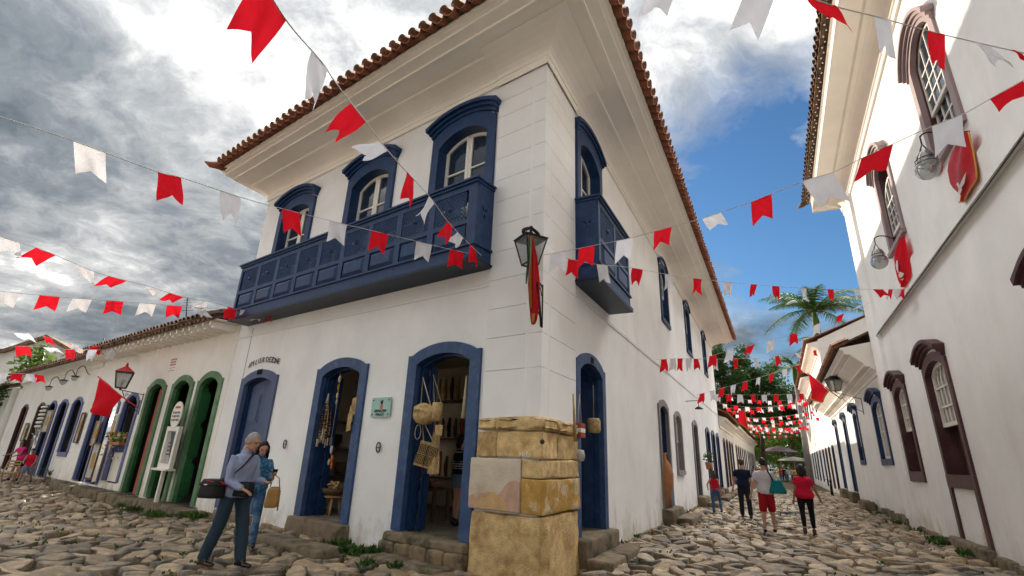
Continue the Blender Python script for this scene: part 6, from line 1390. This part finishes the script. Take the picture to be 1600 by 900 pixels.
# first shop door: seed strands, slippers, garland, stool with bowl
c = hk(512, 625, -.02); sn = thing('seed_strands', c, 'thick bunch of dark seed necklaces hanging in the left shop doorway', 'necklaces')
for i in range(26):
    a_ = ri.uniform(-1, 1); b_ = ri.uniform(-1, 1); L_ = ri.uniform(.55, .80); p0 = c; p1 = c+DL*(.13*a_)+NL*(.06*b_)-V((0, 0, .25)); p2 = c+DL*(.17*a_)+NL*(.08*b_)-V((0, 0, L_)); mb = MB()
    for k in range(16):
        t_ = k/15; p = p0.lerp(p1, min(1, t_*2.5)).lerp(p2, max(0, (t_-.4)/.6)); mb.ball(p, .013+.006*(k % 2), 5)
    obj('strand', mb, M['seed' if i % 3 else 'straw'], sn)['kind'] = 'stuff'
    if i % 2: obj('tassel', MB().tube([p2, p2-V((0, 0, .16))], [.012, .016], 5), M['jute'], sn)
obj('knot', MB().tube([c+V((0, 0, .14)), c-V((0, 0, .06))], [.008, .04], 8), M['jute'], sn)
sp_ = thing('straw_mats', hk(550, 650, .06), 'stack of folded straw mats hanging at the right jamb of the left shop doorway', 'mats')
for i, (x, y) in enumerate(((552, 640), (548, 652), (545, 664))):
    c = hk(x, y, .05+.02*i); obj('mat', MB().grid(lambda u, v: c+DL*(.13*(.5-u))+NL*(.03*math.sin(u*3.1))+V((0, 0, .20-.34*v+.04*u)), 5, 5), M['straw'], sp_)
gl = thing('garland', hk(523, 600, -.2), 'hanging string of shells and orange tassels in the left shop doorway', 'garland')
for (x, y, m, r_) in ((531, 592, 'flowerw', .05), (529, 605, 'ochrep', .04), (527, 618, 'flowerw', .04), (526, 628, 'jute', .035), (517, 690, 'lglass', .06), (518, 703, 'whitet', .05), (519, 717, 'org', .045), (514, 722, 'jute', .04), (518, 728, 'org', .04)):
    c = hk(x, y, -.15); obj('bead', MB().ball(c, r_, 8, 0, (.7, .7, 1.7)), M[m], gl)
obj('thread', MB().tube([hk(533, 575, -.15), hk(526, 632, -.15), hk(517, 690, -.15), hk(518, 730, -.15)], .006, 4), M['jute'], gl)
sc_ = pt(FL, 519, 800, -.55); sc_.z = .235; so_ = thing('stool', sc_, 'small three-legged wooden stool just inside the left shop doorway', 'stool')
for k in range(3): a_ = k*2.09+.5; obj('leg', MB().tube([sc_+V((.15*math.cos(a_), .15*math.sin(a_), 0)), sc_+V((.10*math.cos(a_), .10*math.sin(a_), .34))], [.022, .028], 7), M['wood'], so_)
obj('seat', MB().lathe(sc_, [(0, .34), (.2, .34), (.21, .37), (0, .38)], 16), M['wood'], so_)
bw = thing('basket_bowl', sc_+V((0, 0, .38)), 'round dark woven bowl of driftwood pieces standing on the stool', 'bowl'); obj('bowl', MB().lathe(sc_, [(.12, .38), (.25, .43), (.29, .52), (.27, .52), (.22, .45), (0, .42)], 20), M['shelf'], bw)
for i in range(14): a_ = ri.uniform(0, 6.28); r_ = ri.uniform(0, .18); p = sc_+V((r_*math.cos(a_), r_*math.sin(a_), .50+ri.uniform(0, .1))); d = V((ri.uniform(-1, 1), ri.uniform(-1, 1), ri.uniform(-.2, .5))).normalized()*.14; obj('driftwood', MB().tube([p-d, p+d*.3+V((0, 0, .03)), p+d], [.02, .03, .015], 6), M['straw'], bw)
rk = thing('craft_shelf', FL(5.0, -1.6, 1.2), 'dark shelves of hats and baskets inside the left shop doorway', 'shelf')
for z in (.9, 1.5, 2.1): obj('board', MB().box(FL, 6.05, 6.44, -2.6, -.6, z, z+.04), M['shelf'], rk)
for i, (s, z, m) in enumerate(((4.6, 2.2, 'straw'), (5.3, 2.2, 'ochrep'), (4.7, 1.6, 'strawd'), (5.4, 1.6, 'strawd'), (4.9, 1.0, 'shelf'), (5.6, 1.0, 'wood'))): obj('basket', MB().lathe(FL(6.22, -.8-(s-4.6)*1.5, z), [(.12, 0), (.17, .1), (.16, .24), (.0, .25)], 12), M[m], rk)
# goods in the side doorway
c = pt(FR, 928, 665, .05); yb = thing('straw_lantern', c, 'yellow straw drum basket hanging in the side doorway', 'basket'); obj('drum', MB().lathe(c, [(0, -.13), (.10, -.13), (.125, -.08), (.125, .08), (.10, .13), (0, .13)], 14), M['straw'], yb); obj('cord', MB().tube([c+V((0, 0, .13)), c+V((0, 0, .75))], .006, 4), M['jute'], yb)
c = pt(FR, 906, 672, .1); wt = thing('painted_box', c, 'small red and white painted wooden box hung on cords in the side doorway', 'box')
for i, m in enumerate(('redpaint', 'whitep', 'redpaint')): obj('board', MB().box(Frame(c, DR, NR), -.11, .11, -.06, .06, -.12+i*.08, -.05+i*.08), M[m], wt)
obj('cord', MB().tube([c+DR*.1+V((0, 0, .1)), c+V((0, 0, .6)), c-DR*.1+V((0, 0, .1))], .007, 4), M['jute'], wt)
c = pt(FR, 904, 712, .08); woven(MB().lathe(c, [(0, -.1), (.09, -.08), (.11, 0), (.09, .09), (0, .1)], 12), 'wicker_ball', 'small pale wicker ball under the painted box', 'basket', 'lcurtain', loc=c)
c = pt(FR, 899, 660, .15); woven(MB().tube([c-V((0, 0, .3)), c+V((0, 0, .45))+DR*-.1], [.03, .012], 6), 'wooden_paddle', 'slim wooden paddle at the edge of the side doorway', 'paddle', 'wood', loc=c)
# amphora in the second side door
c = FR(8.85, .02, .31); am = tag(obj('amphora', MB().lathe(c, [(.0, 0), (.10, .02), (.14, .2), (.25, .6), (.27, .9), (.2, 1.15), (.1, 1.3), (.09, 1.42), (.12, 1.48), (.08, 1.46)], 18), M['terra'], loc=c), 'tall terracotta amphora standing in the second side doorway', 'vase')
wbx = tag(obj('wooden_crate', rough_block(MB(), quad(FR, 9.2, 9.7, -.2, .12), .31, .95, .02, 0, 0), M['greyc'], loc=FR(9.4, 0, .3)), 'grey painted box beside the amphora', 'box')
c = pt(FR, 1108, 728, .3); pp_ = thing('potted_plant', c, 'small leafy plant in a terracotta pot on the side wall beyond the girl', 'plant'); obj('pot', MB().lathe(c, [(0, -.15), (.12, -.15), (.17, .15), (.14, .15), (.12, .1), (0, .1)], 12), M['terra'], pp_)
def leafmb(n, c, rad, size, rr, up=.3, asp=.45):
    mb = MB()
    for i in range(n):
        d = V((rr.gauss(0, 1), rr.gauss(0, 1), rr.gauss(0, 1)+up)).normalized(); p = V(c)+V((d.x*rad[0], d.y*rad[1], d.z*rad[2]))*rr.random()**.45; e1 = V((rr.uniform(-1, 1), rr.uniform(-1, 1), rr.uniform(-.6, 1))).normalized(); e2 = e1.cross(d).normalized(); s_ = size*rr.uniform(.6, 1.3)
        mb.add([p, p+e1*s_*.5+e2*s_*asp*.5, p+e1*s_, p+e1*s_*.5-e2*s_*asp*.5], [(0, 1, 2, 3)])
    return mb
rr = random.Random(31)
obj('leaves', leafmb(90, c+V((0, 0, .35)), (.22, .22, .25), .13, rr), M['weed'], pp_)
c = onground(80, 756); c.z += .0; pq = thing('potted_plant', c, 'spiky green plant in a low dark pot on the cobbles before the blue window', 'plant'); obj('pot', MB().lathe(c, [(0, 0), (.22, 0), (.30, .26), (.26, .26), (.22, .2), (0, .2)], 14), M['shelf'], pq); mb = MB()
for i in range(70):
    a_ = rr.uniform(0, 6.28); L_ = rr.uniform(.3, .6); d = V((math.cos(a_), math.sin(a_), 0)); p0 = c+V((0, 0, .24))+d*.05; p1 = p0+d*L_*.45+V((0, 0, L_*rr.uniform(.3, .7))); p2 = p0+d*L_*1.1+V((0, 0, L_*rr.uniform(.1, .5))); sd_ = d.cross(V((0, 0, 1)))*.022
    mb.add([p0-sd_, p0+sd_, p1+sd_, p1-sd_, p2], [(0, 1, 2, 3), (3, 2, 4)])
obj('leaves', mb, M['weed'], pq)
# ================================================================== weeds, vine, trees
wd = MB()
def tuft(F, s, o, n=40, r_=.16, h=.16):
    p = F(s, o, 0); z = gz(p.x, p.y)+.02
    for i in range(n):
        a_ = rr.uniform(0, 6.28); q = p+V((math.cos(a_), math.sin(a_)*.7, 0))*rr.random()*r_; q.z = z+rr.random()*.05; d = V((rr.gauss(0, .6), rr.gauss(0, .6), 1)).normalized()*h*rr.uniform(.4, 1); sd_ = d.cross(V((rr.uniform(-1, 1), rr.uniform(-1, 1), .2))).normalized()*.02
        wd.add([q, q+d*.55+sd_, q+d, q+d*.55-sd_], [(0, 1, 2, 3)])
for s, o, n, r_ in ((3.15, .55, 150, .22), (2.9, .35, 120, .2), (3.75, .35, 130, .2), (4.0, .75, 40, .12), (5.6, .9, 40, .2), (6.3, 1.3, 25, .15), (9.6, .3, 160, .35), (10.3, .75, 120, .3), (10.9, .6, 60, .2), (12.4, .6, 90, .3), (13.4, .55, 40, .2), (2.2, 1.0, 30, .15), (9.0, .5, 50, .2), (1.9, .75, 30, .1)): tuft(FL, s, o, n, r_)
for s, o, n, r_ in ((10, .30, 90, .3), (9.2, .35, 110, .3), (7.5, .32, 60, .2), (14.5, .35, 80, .5), (18.5, .3, 50, .3), (12.2, .3, 30, .2)): tuft(FW, s, o, n, r_)
for s, o, n, r_ in ((5, .12, 14, .1), (12, .12, 14, .1), (26.5, .3, 80, .5), (3.6, .2, 20, .15)): tuft(FR, s, o, n, r_)
for i in range(140):
    s = rr.uniform(0, 14); o = rr.uniform(.5, 6); tuft(FL, s, o, 6, .07, .06)
for i in range(70): s = rr.uniform(2, 22); o = rr.uniform(.3, 6); tuft(FR, s, o, 5, .07, .06)
tag(struct('weeds', wd, M['weed']), kind='stuff')
vn = thing('hanging_vine', FL(36, .5, 4.2), 'leafy vine trailing down the white wall at the far left edge', 'vine'); mb = MB(); ml = MB()
for i in range(15):
    s = 34.9+i*.35; L_ = rr.uniform(.8, 2.2); pts = [FL(s+.15*math.sin(k+i), .55+.1*rr.random(), 4.3-L_*k/8) for k in range(9)]; mb.tube(pts, .015, 4)
    for p in pts:
        for _ in range(5): e1 = V((rr.uniform(-1, 1), rr.uniform(-1, 1), rr.uniform(-1, .2))).normalized()*.2; e2 = e1.cross(V((0, 0, 1))).normalized()*.1; q = p+V((rr.uniform(-.15, .15),)*3); ml.add([q, q+e1*.5+e2, q+e1, q+e1*.5-e2], [(0, 1, 2, 3)])
obj('stems', mb, M['bark'], vn); obj('leaves', ml, M['leaf'], vn)
pl = thing('utility_pole', at(62, 600, 40), 'dark leaning pole with a curved lamp arm rising above the left roofs', 'pole'); a0, a1 = at(55, 600, 40), at(67, 540, 40)
obj('pole', MB().tube([V((a0.x, a0.y, -.3)), a0, a1], .14, 8), M['iron'], pl); obj('lamp_arm', MB().tube([at(56, 580, 40)+V((0, 0, 0)), at(48, 566, 40), at(42, 566, 40), at(39, 574, 40)], .07, 6), M['iron'], pl); obj('foliage', leafmb(500, at(52, 578, 39.5), (1.3, 1.0, 1.5), .35, rr), M['leafl'], pl)
for px in ((160, 528, 562), (185, 545, 575), (236, 523, 545), (291, 465, 505)):
    a, b = at(px[0], px[2], 28 if px[0] < 250 else 19), at(px[0]+2, px[1], 28 if px[0] < 250 else 19); an = thing('antenna', a, 'thin rooftop aerial above the left row near its %s' % ('main lantern' if px[0] == 185 else 'lowest eave' if px[0] == 160 else 'middle' if px[0] == 236 else 'junction with the corner house'), 'antenna')
    obj('mast', MB().tube([a-V((0, 0, .1)), b], .018, 5), M['iron'], an); mb = MB()
    for k in range(5): q = a.lerp(b, .5+.1*k); mb.tube([q-CR*(.22-.03*k), q+CR*(.22-.03*k)], .008, 4)
    obj('crossbars', mb, M['iron'], an)
def tree(base, h, crown, label, m='leaf', n=16000, clumps=70, ls=.42, seed=1, name='tree'):
    r = random.Random(seed); base = V(base); t_ = thing(name, base, label, 'tree'); cx, cy, cz, ra, rb, rcv = crown; mb = MB()
    mb.tube([base-V((0, 0, .5)), base+V((0, 0, h*.3)), base+V((.3, 0, h*.55)), base+V((cx*.6, cy*.6, h*.75))], [.38, .30, .22, .12], 9)
    cl = []
    for i in range(clumps):
        d = V((r.gauss(0, 1), r.gauss(0, 1), r.gauss(0, 1)*.9+.15)).normalized()*r.uniform(.55, 1.0); cl.append((base+V((cx+d.x*ra, cy+d.y*rb, cz+d.z*rcv)), r.uniform(.14, .30)*ra))
    for c, rad in cl[:14]: mb.tube([base+V((.2, 0, h*.5)), (base+V((0, 0, h*.6))).lerp(c, .5), c], [.2, .12, .04], 6)
    obj('trunk', mb, M['bark'], t_); lv = MB(); per = n//clumps
    for c, rad in cl:
        for _ in range(per):
            d = V((r.gauss(0, 1), r.gauss(0, 1), r.gauss(0, 1))).normalized(); p = c+V((d.x, d.y, d.z*.75))*rad*r.random()**.35; e1 = V((r.uniform(-1, 1), r.uniform(-1, 1), r.uniform(-1, .5))).normalized(); e2 = e1.cross(d).normalized(); s_ = ls*r.uniform(.5, 1.3)
            lv.add([p, p+e1*s_*.5+e2*s_*.28, p+e1*s_, p+e1*s_*.5-e2*s_*.28], [(0, 1, 2, 3)])
    obj('crown', lv, M[m], t_); return t_
def gp(px, dist): d = ray(px, 700); d.z = 0; d.normalize(); return V((d.x*dist, d.y*dist, -.3))
tree(gp(1138, 78), 17, (0, 0, 13.5, 5.2, 5, 6.2), 'tall dense dark green tree rising behind the corner house at the end of the lane', seed=3, n=22000, clumps=90)
tree(gp(1192, 84), 15, (0, 0, 11.5, 6.5, 5, 5.6), 'broad dark green tree closing the middle of the lane', seed=5, n=22000, clumps=90)
tree(gp(1238, 92), 13, (0, 0, 9.0, 5.5, 5, 5.0), 'lighter green tree at the right of the lane below the palms', 'leafl', seed=7, n=16000)
tree(gp(1160, 100), 9, (0, 0, 5.5, 6, 5, 3.6), 'low bright green tree behind the crowd on the left', 'leafl', seed=9, n=12000)
tree(gp(1215, 108), 9, (0, 0, 5.5, 9, 5, 4.4), 'low green tree behind the mauve umbrella', 'leafl', seed=11, n=14000)
tree(gp(1262, 112), 11, (0, 0, 6.5, 9, 5, 5.4), 'green tree behind the far right houses and the crowd', 'leaf', seed=13, n=14000)
def palm(px, py, dist, fl_, n, label, seed, nl=26, droop=1.0):
    r = random.Random(seed); top = at(px, py, dist); b = V((top.x, top.y, -.3)); t_ = thing('palm_tree', b, label, 'palm tree')
    obj('trunk', MB().tube([b, b.lerp(top, .5), top-V((0, 0, 2.0))], [.32, .26, .2], 10), M['greystone'], t_); obj('crownshaft', MB().tube([top-V((0, 0, 2.0)), top-V((0, 0, .8)), top], [.22, .26, .12], 10), M['leafl'], t_)
    for i in range(n):
        a_ = i/n*6.283+r.uniform(-.2, .2); el = r.uniform(-.1, 1.25); d = V((math.cos(a_), math.sin(a_), 0)); L_ = fl_*r.uniform(.8, 1.05); pts = []
        for k in range(nl+1):
            q = k/nl; pts.append(top+d*(L_*q*math.cos(el*(1-q*.35)))+V((0, 0, L_*(math.sin(el)*q-droop*.62*q*q*(1.0)))))
        mb = MB(); mb.tube(pts[::3]+[pts[-1]], [.05]+[.03]*(len(pts[::3])-1)+[.01], 4); side = d.cross(V((0, 0, 1)))
        for k in range(2, nl):
            for sgn in (-1, 1):
                for h in (0, .5):
                    p = pts[k].lerp(pts[k+1], h); w_ = L_*.25*math.sin(math.pi*(.15+.8*k/nl))*r.uniform(.8, 1.1); e = (side*sgn*.8+(pts[k+1]-pts[k]).normalized()*.5-V((0, 0, r.uniform(.25, .7)))).normalized()*w_; t2 = (pts[k+1]-pts[k]).normalized()*.045
                    mb.add([p-t2, p+t2, p+e], [(0, 1, 2)])
        obj('frond', mb, M['palmleaf'], t_)
palm(1272, 487, 46, 5.0, 20, 'tall royal palm standing against the blue sky above the right-hand roofs', 3)
palm(1240, 572, 62, 3.4, 13, 'shorter palm at left of the tall royal palm, partly behind the tree', 5)
palm(1279, 535, 50, 2.3, 14, 'low dark palm tuft right above the cornice house roof', 6, nl=16)
# puddles along the gutter of the lane
for i, (x, y, a, b) in enumerate(((1232, 802, .42, .12), (1238, 813, .2, .06), (1236, 826, .22, .07), (1232, 840, .35, .07), (1238, 790, .3, .12))):
    c = onground(x, y); mb = MB(); n = 18; mb.add([c+DR*b*2.2*math.sin(k/n*6.283)*(1+.2*math.sin(k*3))+NR*a*math.cos(k/n*6.283)*(1+.15*math.cos(k*2))+V((0, 0, .035)) for k in range(n)], [tuple(range(n))]); tag(obj('puddle', mb, M['puddle'], loc=c), kind='structure')
